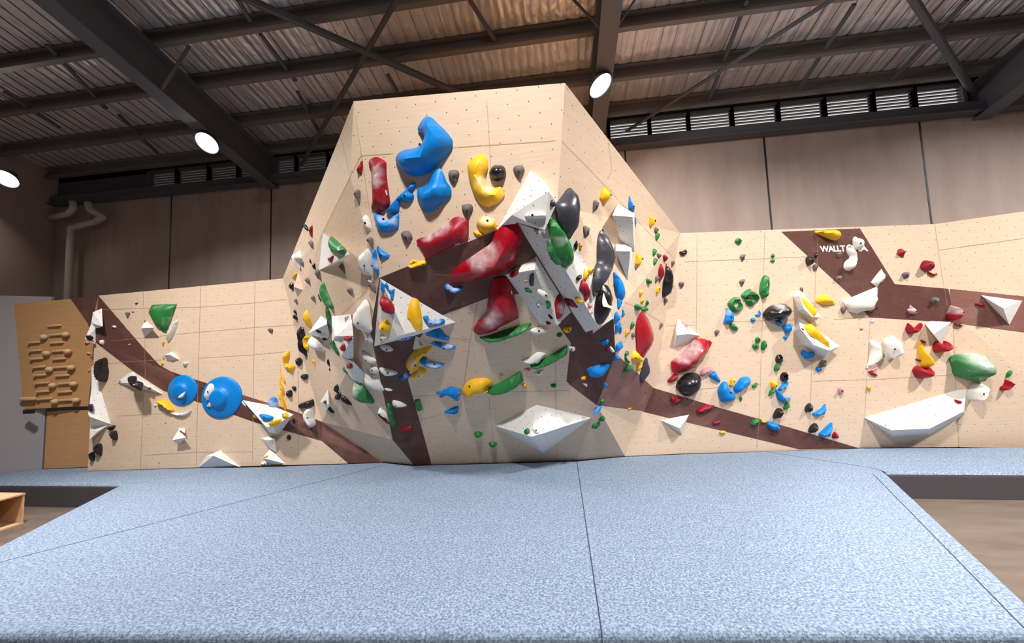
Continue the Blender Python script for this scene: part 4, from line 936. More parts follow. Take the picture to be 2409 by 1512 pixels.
A;j;grey jug under the lower left tip of the white triangular shelf;800,1370 870,1340 930,1380 935,1480 930,1620 860,1540 820,1450;h=1
G;m;green half-moon hold on the white triangular shelf;1100,570 1150,600 1540,860 1500,960 1430,1030 1350,1050 1260,1020 1190,900 1120,740 1095,620;h=.8
R;f;small red pointed hold on the white triangular shelf;1255,1010 1230,1110 1175,1190 1130,1130 1085,1070 1180,1050;h=.8
A;j;grey jug in the shadow under the white triangular shelf;1380,1230 1450,1212 1500,1240 1520,1310 1525,1400 1510,1450 1470,1370 1360,1290;h=1
W;m;white half-barrel hold beside the slender blue hold;2070,850 2140,930 2110,1400 2080,1506 1950,1470 1850,1350 1800,1230 1790,1100 1830,990 1950,930;h=.9 b=1975,1250
@ 660 640 10.0375
Y;s;ochre round hold behind the narrow tan wedge volume;380,10 390,60 350,180 325,215 290,160 280,90 320,20;h=.9
K;c;black notched hold left of the narrow tan wedge volume;250,245 275,290 310,280 300,430 230,400 165,330 200,290;h=.9
A;j;grey jug right of the top of the narrow tan wedge volume;600,130 650,130 690,190 690,300 640,260 555,180;h=1
A;j;grey jug under the narrow tan wedge volume, near the left edge;340,625 385,640 405,700 410,770 360,720 295,660;h=1
A;j;grey jug between the tan wedge volume and the large green fin;760,548 800,560 820,620 820,720 770,670 695,600;h=1
G;m;large green fin hold on the prow's left side;980,250 1060,440 1250,800 1250,850 1200,880 1120,850 1060,770 960,650 910,500 900,400 930,310;h=.9
K;f;thin black foothold at the left of the large green fin;870,515 910,560 965,670 955,700 910,620;h=.9
G;c;narrow green fin hold hanging below the large green fin;1075,790 1120,860 1200,1040 1205,1400 1150,1300 1090,1150 1065,950;h=.9
A;j;grey jug alone on the side panel between the green fin and the prow's corner;1640,360 1700,390 1710,480 1705,580 1640,520 1545,410 1580,380;h=1
W;f;small white finger hold above the chalk-topped grey jug;2010,100 2060,80 2100,140 2140,240 2100,250 2050,210;h=.9 k=2130,280,90
A;j;chalk-topped grey jug at the prow's left corner by the big white triangle;2060,280 2120,245 2200,260 2250,350 2255,450 2235,510 2150,420 2080,340;h=1
K;f;small black hold, upper of two at the far left beside the yellow teardrop;290,905 350,885 380,950 380,990 320,970;h=.9
K;f;small black hold, lower of two at the far left beside the yellow teardrop;280,1030 350,980 390,1080 385,1135 320,1110 285,1070;h=.9
Y;c;yellow teardrop hold at the far left of the prow;595,905 650,960 700,1090 700,1200 680,1290 665,1360 620,1300 560,1180 535,1090 530,1020 560,950;h=.9
K;f;black pebble hold on the pale faceted volume;820,1370 880,1335 940,1370 960,1420 930,1450 870,1440 830,1410;h=.8
W;m;largest white half-barrel hold, beside the stacked white volumes at the prow's corner;1990,655 2090,770 2100,900 2110,1280 2105,1380 2030,1440 1900,1420 1740,1330 1680,1200 1660,1000 1750,900 1850,800;h=.8 b=1830,1195
P;f;pinkish smear hold at the top of the stacked white volumes;1510,1060 1560,1040 1610,1025 1590,1100 1540,1170 1515,1180;h=.6
@ 660 780 10.0375
K;m;tall black double-lobed hold where the left wall meets the prow;440,-120 480,-60 520,-130 570,-90 580,0 570,150 560,300 590,580 520,540 430,450 400,340 410,180 400,80 380,0 390,-60;h=.9
Y;c;yellow curl hold beside the tall black double-lobed hold;600,90 690,110 660,150 610,200 610,290 640,360 605,450 550,380 515,280 510,190 550,120;h=.9
W;m;bulky white lobed hold at the prow's left edge;700,80 760,110 900,150 950,200 1000,300 1030,380 1050,430 1000,470 870,450 760,420 680,380 620,300 605,240 660,170;h=.9
K;f;flat black hold under the pale faceted volume;980,160 1060,150 1095,175 1090,210 1030,215 980,195;h=.9
R;c;red bow-tie hold on the stacked white volumes;1470,150 1520,95 1570,120 1690,125 1680,190 1620,230 1540,240 1500,200;h=.8
R;c;red teardrop hold below the bow-tie on the stacked white volumes;1370,350 1430,340 1480,265 1530,330 1535,400 1500,460 1440,470 1390,420;h=.8
R;c;red heart-shaped hold at the foot of the stacked white volumes;1520,800 1600,780 1650,740 1700,790 1695,850 1630,890 1570,850;h=.8
G;c;dark green blade hold left of the stacked white volumes;1210,180 1260,280 1370,470 1365,570 1300,480 1200,330 1165,240;h=.9
G;f;chalky green lip hold left of the red heart-shaped hold;1440,870 1510,850 1570,910 1620,990 1600,1010 1520,960;h=.9
K;f;dark oval foothold below the bulky white lobed hold;1110,640 1150,680 1160,800 1140,820 1090,730;h=.9
K;f;tiny black foothold under the dark oval foothold;1160,850 1175,890 1170,935 1140,900;h=.9
Y;f;thin yellow claw hold below the bulky white lobed hold;745,650 800,690 820,760 835,890 810,860 790,770 745,690;h=.9
W;f;small white triangle hold at the prow's left corner by the brown strip;2090,40 2140,90 2170,270 2070,260 1970,215;h=.7
W;c;white almond hold at the prow's lower left corner;1880,490 1980,500 2100,570 2260,670 2230,740 2150,770 2050,730 1960,680 1900,590;h=.8
W;c;white round hold above the broad white hold at the prow's lower left corner;2090,840 2180,780 2250,810 2310,890 2300,960 2220,1010 2120,980 2070,930;h=.8 b=2158,920
W;m;broad white hold above the big dark green teardrop;1990,910 2070,960 2140,1020 2240,1010 2330,1160 2400,1340 2395,1410 2250,1390 2050,1320 1970,1240 1930,1170 1960,1040;h=.8
K;s;black pebble hold right of the yellow folded hold;420,610 490,640 525,690 500,760 430,810 360,790 320,730 330,650;h=1
K;s;flat-topped black bean hold between the yellow folded hold and the prow;480,1010 600,995 655,1020 650,1090 600,1130 490,1130 450,1080 450,1040;h=1
@ 440 800 7.528
Y;c;yellow folded hold on the left wall near the prow;1770,180 1800,220 1790,320 1740,400 1760,415 1850,420 1915,455 1910,500 1840,565 1780,550 1700,490 1680,420 1650,320 1660,260;h=.9 p=1.5
Y;f;thin yellow strip hold, topmost of three under the yellow folded hold;1630,450 1660,570 1720,660 1750,740 1730,760 1670,690 1640,580;h=1
Y;f;thin yellow strip hold, middle of three under the yellow folded hold;1620,690 1660,750 1720,860 1730,970 1700,960 1650,860 1620,770;h=1
Y;f;thin yellow strip hold, lowest of three under the yellow folded hold;1640,920 1670,950 1740,1100 1770,1250 1740,1255 1680,1130 1610,990;h=1
@ 440 910 7.528
B;s;blue chalky boss hold at the upper edge of the white shelf volume;1420,220 1480,190 1560,190 1600,230 1640,340 1620,385 1500,385 1430,360 1400,310 1410,260;h=.9 pl=LW k=1450,310,60,1560,330,60
U;c;blue hold lying on the white shelf volume;1240,495 1290,465 1400,480 1520,520 1530,570 1480,600 1390,610 1330,590 1280,530;h=.8
Y;s;yellow knob hold at the right of the white shelf volume;1660,520 1700,450 1760,450 1800,510 1780,560 1690,550;h=.9
Y;c;long yellow hold at the front of the white shelf volume;1420,640 1450,600 1560,570 1680,570 1660,620 1560,680 1450,690;h=.9
Y;f;small yellow nub under the left side of the white shelf volume;1170,480 1230,540 1240,560 1180,545;h=1 pl=LW
W;f;small white chip at the left tip of the white shelf volume;975,250 1050,340 1010,330 970,290;h=.7 pl=LW
Y;f;yellow chip on the small white wedge volume;1340,1230 1430,1210 1430,1240 1380,1260;h=.7
W;f;small white hold under the small white wedge volume;1300,1340 1440,1310 1420,1380 1380,1400 1290,1370;h=.8 pl=LW
@ 190 820 7.528
K;m;big black bean hold at the left edge of the left wall;290,170 360,165 430,210 445,300 490,370 500,430 470,530 400,590 330,590 280,500 240,390 235,280 260,210;h=1
S;f;grey-black knob hold on the tall white wedge volume;150,980 200,960 240,980 235,1080 210,1125 160,1120 130,1050;h=1
K;c;glossy black bean hold on the white wedge volume left of the blue discs;830,470 880,465 930,540 1040,580 1090,620 1085,720 1040,740 930,700 870,640 810,540;h=.9
A;f;small grey chip at the left tip of the white wedge volume;665,570 715,570 700,600 690,610;h=.7
A;f;small grey chip pair at the right of the glossy black bean;1185,700 1240,690 1225,735 1200,735;h=.7
Y;c;yellow banana-shaped hold under the smaller blue disc;1290,940 1310,920 1400,912 1500,930 1590,990 1670,1080 1640,1115 1560,1080 1450,1020 1350,980 1300,970;h=1 pl=LW
W;f;small white stub hold at the left end of the yellow banana;1285,985 1350,985 1340,1020 1290,1015;h=1 pl=LW
W;c;thin white crescent hold under the smaller blue disc;1550,1095 1620,1130 1750,1145 1880,1120 1960,1080 1970,1095 1900,1160 1790,1195 1680,1185 1590,1150 1540,1120;h=1 pl=LW
T;f;tiny tan nub below the thin white crescent;1480,1300 1525,1295 1500,1320;h=1 pl=LW
@ 190 680 7.528
A;f;small grey-blue chip alone high in the middle of the left wall;3295,715 3330,690 3405,710 3395,775 3345,765;h=.9
K;f;black knob hold at the foot of the left edge white volume;100,830 160,810 220,830 240,880 200,920 140,910 100,880;h=.9
W;f;white chip hold on the brown band, highest of three;530,650 600,645 640,675 600,690 540,670;h=.9
W;f;white cup hold on the brown band beside the left edge volume;310,910 370,895 420,930 380,990 320,940;h=.9
W;f;tiny white chip in the middle of the brown band;830,980 885,965 880,985 840,990;h=.9
A;f;small grey jug left of the green shield hold;775,410 860,410 875,450 830,505 800,460;h=.9
K;f;tiny black hold near the top left of the left wall;960,245 1025,240 970,275;h=.9
T;f;small tan chip between the grey jug and green shield;890,385 960,390 940,410 900,405;h=.9
G;m;large flat green shield hold on the left wall;1190,280 1320,265 1500,260 1705,270 1660,400 1590,580 1500,770 1440,750 1330,660 1230,560 1170,470 1130,410 1150,350;h=.35 p=3 s
A;f;tiny grey hold on the tip of the white cup volume;1120,555 1150,550 1155,580 1130,590;h=.8
W;p;long white fin hold right of the green shield;1740,530 1730,600 1660,760 1560,870 1480,930 1490,860 1530,760 1620,640 1690,570;h=.9 b=1565,712 pl=LW
Y;f;tiny yellow hold at the lower tip of the long white fin;1480,920 1500,935 1460,990 1430,1000 1440,950;h=1 pl=LW
T;f;tiny tan hold at the left tip of the low white pyramid;1450,1215 1490,1200 1480,1240 1455,1245;h=.9 pl=LW
Y;f;tiny yellow hold at the brown band's upper edge below the low white pyramid;1450,1270 1480,1320 1430,1350 1410,1360;h=.9 pl=LW
W;c;small white cup hold right of the low white pyramid;1790,1300 1910,1290 1880,1340 1810,1355 1790,1330;h=1 pl=LW
T;f;reddish hold on the shaded training board, below the left edge white volume;45,920 130,930 170,950 110,970 60,950;h=1
T;f;reddish hold on the shaded training board, left of two close together;90,1110 160,1120 200,1150 120,1150;h=1
T;f;reddish hold on the shaded training board, right of two close together;160,1180 200,1170 228,1195 180,1210;h=1
T;f;reddish hold on the shaded training board, beside the big black bean;120,1430 160,1420 178,1445 130,1460;h=1
@ 190 940 7.528
K;c;black stone hold with a chalky side, touching the small white triangle;470,480 540,455 620,460 580,510 510,555 460,530;h=.9 pl=LW
K;s;black egg hold below the black stone with a chalky side;560,555 610,550 650,600 660,650 640,710 590,715 540,660 505,590;h=.9
K;s;black egg hold, upper right of the bottom pair at the left wall's edge;320,775 370,800 388,860 370,930 315,1010 270,930 220,850 260,800;h=.9
K;s;black egg hold, lower left of the bottom pair at the left wall's edge;180,925 240,930 262,980 240,1050 195,1095 150,1050 135,970;h=.9
T;f;tiny tan nub in the middle of the left wall's lower part;1050,635 1095,640 1075,660;h=1
T;f;tiny tan nub near the mat left of the white hump volume;1365,1105 1410,1100 1390,1120;h=1
@ 1680 530 7.528
G;f;green hollow hold at the top left of the right wall;360,285 400,235 460,220 510,260 505,300 460,340 400,315;h=.9 b=452,258
A;j;grey jug below the green hollow hold on the right wall;450,555 500,515 575,510 560,560 545,590 505,635 470,590;h=.9 b=518,572
A;j;grey jug above the green ring holds;440,1000 480,960 565,955 540,1010 530,1040 490,1080 460,1030;h=.9 b=512,1015
G;f;small green hold, upper of a close pair on the right wall;1000,540 1050,495 1080,520 1080,560 1030,570;h=.9
G;f;small green hold, lower of a close pair on the right wall;985,625 1050,590 1085,600 1080,650 1030,655;h=.9
G;r;green ring hold, lowest left of the three rings;380,1270 480,1290 530,1380 560,1460 520,1500 420,1545 340,1520 270,1450 235,1380 290,1320;h=.75 nb hole=360,1360,410,1330,460,1360,460,1420,420,1455,380,1430
G;r;green ring hold, middle of the three rings;640,1125 700,1160 800,1210 850,1290 820,1340 770,1390 690,1430 600,1400 540,1310 475,1250 510,1190;h=.75 nb hole=610,1260,680,1245,750,1280,770,1330,700,1335,640,1300
G;r;green ring hold, highest right of the three rings;900,890 960,885 1015,920 1040,1010 1035,1130 980,1230 880,1300 830,1230 795,1180 810,1050 850,960;h=.75 nb hole=985,980,1020,1010,1010,1070,970,1140,940,1140,945,1060
Y;p;yellow carrot-shaped hold at the top of the brown band;1780,105 1850,90 2050,80 2230,70 2280,110 2285,180 2250,245 2190,255 2050,220 1850,160 1790,140;h=1 nb
K;s;black ball hold at the left edge of the right brown band;1700,545 1770,580 1785,640 1760,690 1690,715 1630,680 1615,620 1640,565;h=1.1 b=1733,580
K;f;small black wing hold touching the black ball at the brown band;1770,540 1800,490 1840,485 1835,550 1800,580;h=.9
A;j;grey jug just below the black ball at the brown band;1740,720 1800,685 1870,695 1840,750 1780,815 1750,770;h=.9
A;j;grey jug under the white lettering on the brown band;2170,490 2280,480 2250,540 2215,575 2180,540;h=.9
A;j;grey jug low in the middle of the right brown band;2150,930 2210,890 2295,895 2240,960 2195,1020 2160,970;h=.9 b=2210,950
Y;c;yellow faceted hold between the white wedge volume and the brown band;1890,1220 1960,1230 2110,1280 2205,1380 2190,1400 2000,1410 1860,1380 1800,1340 1840,1270;h=.8 p=1.4 nb
A;f;grey hold at the top of the upper white wedge volume;1520,1110 1560,1095 1590,1140 1560,1220 1530,1180;h=.9 b=1568,1135
A;j;grey jug left of the white plate-like hold;2235,1470 2280,1440 2370,1445 2320,1510 2285,1560 2245,1510;h=.9
@ 1680 680 7.528
Y;p;yellow carrot-shaped hold on the upper white wedge volume;1510,115 1560,150 1640,220 1760,310 1830,380 1825,430 1790,470 1750,460 1690,390 1600,270 1540,180;h=.8 nb
Y;p;yellow carrot-shaped hold on the lower white wedge volume;1610,640 1650,605 1720,620 1780,700 1900,800 2050,920 2110,980 2080,995 1980,950 1840,870 1700,810 1640,740 1600,690;h=.8 nb
K;f;small black oval hold on the upper left of the lower white wedge;1545,690 1590,700 1590,730 1560,720;h=.7 nb
K;f;tiny black hold at the front of the lower white wedge;1760,930 1785,935 1780,955 1765,950;h=.7 nb
B;c;blue bucket-shaped hold below the lowest green ring;200,350 250,350 380,440 385,480 380,560 340,605 180,605 160,590 190,500;h=.9 b=305,495 k=215,420,40
B;f;blue cap hold, upper of two left of the black bean;720,455 790,430 800,370 840,420 820,470 760,480;h=1
B;f;blue cap hold, lower of two left of the black bean;640,540 680,510 750,520 740,560 690,590;h=1
K;m;large glossy black bean hold left of the white wedge volumes;870,420 950,340 1080,280 1200,260 1320,270 1420,330 1440,390 1390,470 1320,530 1270,545 1170,530 1080,535 1000,555 930,535 860,470;h=1 k=1200,300,60
B;f;blue knob hold under the large glossy black bean;1085,560 1160,550 1225,570 1200,640 1150,650 1100,610;h=1
B;c;blue bowl hold at the lower left of the white wedge volumes;1200,660 1280,640 1390,620 1405,700 1380,760 1310,790 1250,740;h=.9
B;f;small blue pointed hold under the blue bowl hold;1215,850 1310,810 1310,860 1280,890;h=1
G;f;dull green bean hold below the blue bucket-shaped hold;270,625 340,610 420,660 455,700 430,735 360,730 290,690;h=1
A;j;grey jug above the glossy red barrel hold;10,740 60,720 115,745 80,800 40,830 15,790;h=.9
G;f;green donut hold, topmost of a cluster of three;725,880 780,845 830,880 840,930 770,950 730,920;h=.9 b=797,890
G;f;pale green star hold, lower left of a cluster of three;670,1000 730,960 790,970 820,1010 780,1060 720,1060;h=.9 b=745,1005
G;s;green egg hold, right of a cluster of three;850,930 900,910 950,940 955,1000 920,1070 870,1085 830,1040 830,980;h=.9
K;r;black donut hold above a pale green chunk;1165,1160 1220,1175 1250,1230 1240,1280 1190,1320 1130,1310 1090,1270 1085,1220 1110,1175;h=.8 nb hole=1155,1200,1180,1195,1195,1220,1180,1240,1155,1235
G;f;pale green chunk between the two black donuts;1060,1380 1100,1325 1150,1340 1180,1390 1150,1450 1100,1455 1060,1420;h=1
B;c;blue dog-bone hold under the lower white wedge volume;1540,1090 1600,1080 1690,1120 1810,1130 1830,1160 1780,1210 1700,1240 1620,1235 1590,1190 1540,1160;h=.9 nb
A;s;grey ball hold with a hole, above a pale blue hold;1930,1250 1990,1270 2010,1320 1980,1380 1920,1390 1865,1350 1860,1300;h=1 b=1975,1275
B;f;pale blue chalky hold under the grey ball;1800,1400 1850,1380 1930,1410 1890,1460 1840,1465;h=1
@ 1660 850 7.528
U;c;blue blade hold right of the black dome;150,170 190,200 240,280 285,355 250,375 150,320 55,260 100,200;h=.8
U;m;big blue hold with a bite out of its top, above the brown diagonal band;290,370 350,355 395,390 400,450 450,510 520,570 575,640 570,690 490,720 400,730 300,725 250,650 215,540 215,490 250,420;h=.7 b=445,553
U;c;blue oval hold to the upper right of the bitten blue hold;640,290 780,285 835,330 845,380 800,430 700,490 600,560 550,565 500,510 490,460 560,370;h=.8 nb
Y;f;pale yellow cup hold between the two blue holds;440,310 490,295 530,320 520,400 480,445 420,430 430,370;h=1
G;f;green almond hold at the right end of the blue oval;820,430 880,385 940,385 930,420 890,460 830,460;h=1
G;f;small green leaf hold right of the bitten blue hold;600,625 640,620 655,660 640,710 605,690;h=1
K;r;black donut hold with a chalky rim, below the pale green chunk;1400,190 1460,205 1495,260 1480,320 1430,365 1370,355 1325,310 1320,250 1350,205;h=.8 nb hole=1390,245,1420,245,1430,270,1405,285,1385,270
Y;f;pale yellow tooth-shaped hold left of the chalky black donut;1150,350 1220,340 1300,390 1290,450 1250,480 1180,470 1150,410;h=1
B;c;blue stick hold below the chalky black donut;1470,350 1490,390 1460,440 1390,490 1330,520 1280,490 1320,440 1390,390;h=1
U;j;blue crescent hold above the lone black stone on the right wall;1240,495 1300,520 1350,560 1400,620 1450,650 1540,660 1540,690 1480,710 1420,715 1370,730 1310,700 1270,640 1240,560;h=.9
G;f;green leaf hold left of the blue crescent;1110,590 1140,510 1200,485 1230,530 1190,590 1130,610;h=1
G;s;pale green egg hold under the blue crescent;1380,800 1420,735 1480,730 1505,770 1480,830 1420,860 1380,840;h=1
K;s;black stone hold under the pale green egg;1260,835 1330,830 1400,870 1410,920 1380,980 1300,1020 1210,1010 1195,960 1220,880;h=.9
K;s;round black stone left of the upper blue shark-tooth;1840,745 1900,770 1925,830 1900,890 1840,915 1780,890 1755,840 1775,780;h=.9
U;c;blue shark-tooth hold, upper of two low on the right wall;2140,765 2160,800 2150,880 2110,940 2030,965 1940,955 1880,925 1960,890 2050,850;h=.8
K;s;black stone left of the lower blue shark-tooth;1930,1100 1990,1115 2018,1170 2000,1230 1930,1275 1850,1265 1820,1220 1850,1140;h=.9
U;c;blue shark-tooth hold, lower of two low on the right wall;2260,1100 2290,1120 2260,1220 2230,1330 2190,1360 2100,1340 1990,1290 2090,1210 2180,1140;h=.8
R;f;small red hold beside the lower blue shark-tooth;2290,1245 2340,1280 2375,1330 2350,1370 2280,1370 2240,1330 2245,1280;h=1
G;c;green almond hold on the brown diagonal band;790,1090 850,1030 960,1015 975,1050 930,1110 850,1145 800,1130;h=.9
Y;f;small yellow hold between green and blue on the brown diagonal band;985,1040 1050,1050 1100,1080 1050,1095 990,1075;h=1
U;c;blue almond hold on the brown diagonal band;1090,1080 1180,1070 1280,1110 1345,1190 1340,1240 1240,1235 1150,1190 1080,1130;h=.9
Y;f;yellow chip just under the brown diagonal band;240,1245 300,1225 370,1250 350,1280 270,1280;h=1
@ 1880 860 4.554
P;f;chalky pale knob on the right wall above the lower stones;415,250 450,232 490,265 470,300 430,310;h=1 b=463,270
T;f;tiny tan chip on the left of the white hull-shaped volume;910,640 930,622 940,640 925,650;h=.6
@ 1880 520 7.528
W;s;white lumpy hold partly covering the white lettering;960,300 1010,270 1060,300 1140,300 1185,350 1180,430 1120,490 1010,500 960,460 940,380;h=.7 b=1095,390
W;m;white hook-shaped hold below the white lettering;900,480 970,470 1040,540 1070,640 1040,760 960,850 870,880 790,840 785,770 840,700 920,660 930,620 870,560 860,500;h=.8
W;c;white angular hold on the right edge of the brown band;1500,845 1585,1000 1510,1085 1470,1085 1400,1170 1260,1085 1380,960;h=.6 p=1.3 s nb
W;m;white plate-like hold with a grey inset on the brown band;760,1415 1455,1172 1478,1190 1400,1520 1355,1580 1163,1596 1054,1640 900,1600;h=.5 p=4 s nb z=1355,1550
R;c;red square hold on the upper right panels;1780,490 1920,510 1910,570 1885,640 1730,585 1750,540;h=.8 p=1.3
A;j;grey jug below the red square hold;1815,945 1870,910 1975,900 1960,960 1960,985 1905,1025 1850,990;h=.9 b=1912,955
@ 2089 560 7.528
R;s;round red hold above a red sliver on the upper right panels;690,390 800,400 845,470 830,550 780,600 700,570 575,540 570,490 620,430;h=.9 b=755,470
R;f;curved red sliver hold under the round red hold;690,590 760,615 830,630 900,620 870,660 820,670 750,650;h=1
A;j;grey jug on the right brown band;740,1110 790,1060 900,1045 930,1070 890,1150 845,1190 790,1155;h=.9 b=848,1115
P;c;chalky pink-topped hold on the right brown band;330,1270 380,1250 400,1185 450,1220 545,1310 490,1345 400,1330;h=.9 k=420,1230,90
R;c;big dark red chunky hold on the right brown band;1010,1360 1090,1270 1140,1190 1280,1230 1360,1300 1330,1380 1220,1460 1130,1480 1060,1440;h=.9 k=1180,1230,80
R;f;flat dark red hold left of the large white pyramid;1525,1160 1600,1150 1690,1155 1745,1190 1700,1215 1630,1205;h=.9
@ 2020 720 6.193
W;f;tiny white hold at the corner below the brown band;180,210 230,195 235,230 200,240;h=1
P;f;faint pink chip near the corner below the brown band;20,315 70,320 70,340 25,345;h=.8
R;j;dark red smile hold left of the white kite volume;720,245 760,300 840,320 960,250 970,280 900,360 820,400 730,405 680,350 690,290;h=1
R;j;dark red smile hold under the white kite volume;1310,515 1360,525 1400,570 1390,640 1300,670 1200,680 1110,670 1075,600 1090,540 1150,515 1200,560 1260,570 1310,545;h=.9
R;f;chalky red lump right of the white kite volume;1380,265 1450,245 1540,290 1480,300;h=.9
W;m;white three-pointed hold with a black zigzag mark;160,510 210,505 365,570 370,660 415,750 400,770 140,910 160,800 190,700 190,620 160,550;h=.7 p=1.3 nb z=360,720
W;m;white square curved hold with one bolt hole;360,495 420,470 570,450 600,520 680,715 560,745 490,790 440,720 400,610 360,540;h=.8 p=3 b=528,625
Y;m;yellow faceted spike hold above a dark red bowl hold;860,530 900,520 960,600 1080,730 1150,800 1145,890 1080,910 1000,905 950,870 930,800 900,720 870,620;h=.8 p=1.3 nb
R;j;dark red bowl hold under the yellow spike;870,870 930,895 1010,920 1140,915 1135,980 1090,1040 1000,1070 900,1055 820,1000 780,940 800,890;h=.9
G;m;big green mango-shaped hold at the right;1300,755 1420,715 1600,700 1800,710 1980,740 2080,790 2140,860 2150,950 2120,1080 2080,1140 1850,1125 1600,1065 1450,1010 1400,920 1350,840;h=.8 p=1.5 nb k=1850,760,120
G;f;small green spike at the right end of the mango-shaped hold;2155,970 2260,940 2200,1010 2150,1045;h=1
R;c;red notched hold at the lower right of the mango-shaped hold;2165,1075 2230,1100 2270,1145 2210,1195 2090,1230 2055,1180 2130,1150;h=1
W;s;white ball hold at the right tip of the white hull-shaped volume;1620,1190 1720,1130 1850,1135 1895,1180 1885,1290 1800,1395 1690,1395 1600,1330 1580,1260;h=.9 b=1772,1265
R;f;small dark red bean on the white hull-shaped volume;1400,1355 1440,1370 1510,1385 1505,1415 1430,1415 1400,1385;h=.9
R;f;tiny dark red chip above the yellow spike;895,485 1000,520 970,545 930,535;h=.9
R;f;tiny dark red chip left of the yellow spike;825,760 920,790 920,810 850,790;h=.9
P;f;chalky maroon sliver under the white three-pointed hold;165,930 285,880 270,920 190,950;h=.9
R;f;dark red sliver, lowest under the white three-pointed hold;130,950 220,965 295,1010 220,1015;h=.9
Y;f;tiny pale yellow chip by the wall's corner line;115,1165 160,1175 185,1220 170,1245 130,1210;h=1
'''
RF = plane3(B0, D, r1)
PLANES = {'LW': LW, 'RW': RW, 'G': G, 'F1': F1, 'RF': RF}
def smart_face(bm, vs):
    f = bm.faces.new(vs); f.normal_update(); return f
def crop(line):
    a = line[1:].split(); return float(a[0]), float(a[1]), float(a[2])

org = None
NV, NF = [], []
for ln in VOLUMES.strip().split('\n'):
    if ln[0] == '@': org = crop(ln); continue
    f = ln.split('|'); label, vt, fc = f[:3]; m_ = WHITE; pl = None
    for x in f[3:]:
        if x in PLANES: pl = x
        if x == 'T': m_ = WOOD
    px = []
    for t in vt.split():
        a, b2, h = (float(c) for c in t.split(',')); px.append((org[0] + a / org[2], org[1] + b2 / org[2], h))
    base = [p for p in px if p[2] == 0.0] or px
    cx_, cy_ = sum(p[0] for p in base) / len(base), sum(p[1] for p in base) / len(base)
    plane = PLANES[pl] if pl else None
    if not plane: q, n_ = cast(cx_, cy_); plane = (q, n_)
    pts = []
    for x, y, h in px:
        if h == 0.0 and pl not in ('LW', 'RW'):
            try:
                q, _n = cast(x, y)
                if (q - on(plane, x, y)).length < 0.9: pts.append(q); continue
            except Exception: pass
        pts.append(at_plane(x, y, plane[0] + plane[1] * h, plane[1]))
    bm = bmesh.new(); bv = [bm.verts.new(p) for p in pts]
    fl = [[int(c) for c in s] for s in fc.split()]
    for s in fl:
        q = bm.faces.new([bv[i] for i in s]); q.normal_update()
        if q.normal.dot(EYE - q.calc_center_median()) < 0 : q.normal_flip()
    bmesh.ops.triangulate(bm, faces=[q for q in bm.faces if len(q.verts) > 3])
    o0 = len(NV); bm.verts.index_update(); NV.extend([v.co.copy() for v in bm.verts]); NF.extend([[v.index + o0 for v in q.verts] for q in bm.faces])
    bm.normal_update(); plane_uv(bm)
    c = sum(pts, Vector()) / len(pts); c = c - plane[1] * (c - plane[0]).dot(plane[1])
    for v in bm.verts: v.co -= c
    o = from_bm('wall_volume', bm, m_); o.location = c; tag(o, label, 'climbing volume')
for v in NV: BVH_V.append(v)
o0 = len(BVH_V) - len(NV); BVH_F.extend([[i + o0 for i in f] for f in NF])
WB[0] = BVHTree.FromPolygons(BVH_V, BVH_F)

# ---- hold builder
def catmull(P, closed=True, k=4):
    n = len(P); out = []
    for i in range(n):
        p0, p1, p2, p3 = P[i - 1], P[i], P[(i + 1) % n], P[(i + 2) % n]
        for j in range(k):
            t = j / k
            out.append(tuple(0.5 * (2 * p1[c] + (p2[c] - p0[c]) * t + (2 * p0[c] - 5 * p1[c] + 4 * p2[c] - p3[c]) * t * t + (3 * p1[c] - p0[c] - 3 * p2[c] + p3[c]) * t ** 3) for c in (0, 1)))
    return out
def inside(p, P):
    r = False; n = len(P); j = n - 1
    for i in range(n):
        if (P[i][1] > p[1]) != (P[j][1] > p[1]) and p[0] < (P[j][0] - P[i][0]) * (p[1] - P[i][1]) / (P[j][1] - P[i][1]) + P[i][0]: r = not r
        j = i
    return r
def dist(p, P):
    best = 1e9; n = len(P)
    for i in range(n):
        ax, ay = P[i]; bx_, by = P[(i + 1) % n]; dx, dy = bx_ - ax, by - ay; l2 = dx * dx + dy * dy
        t = 0 if l2 == 0 else max(0, min(1, ((p[0] - ax) * dx + (p[1] - ay) * dy) / l2))
        best = min(best, (p[0] - ax - t * dx) ** 2 + (p[1] - ay - t * dy) ** 2)
    return math.sqrt(best)
def area(P): return 0.5 * abs(sum(P[i - 1][0] * P[i][1] - P[i][0] * P[i - 1][1] for i in range(len(P))))
def perim(P): return sum(math.dist(P[i - 1], P[i]) for i in range(len(P)))
def frame(n):
    u = Vector((0, 0, 1)).cross(n); u = Vector((1, 0, 0)) if u.length < 1e-3 else u.normalized()
    return u, n.cross(u)
NAMES = {'j': 'jug_hold', 's': 'sloper_hold', 'c': 'crimp_hold', 'p': 'pinch_hold', 'f': 'foothold', 'r': 'ring_hold', 'm': 'climbing_hold', 'd': 'disc_hold'}
COLNAME = {'B': 'blue', 'U': 'blue', 'R': 'red', 'Q': 'red', 'Y': 'yellow', 'G': 'green', 'K': 'black', 'S': 'black', 'A': 'grey', 'W': 'white', 'P': 'pink', 'T': 'tan'}
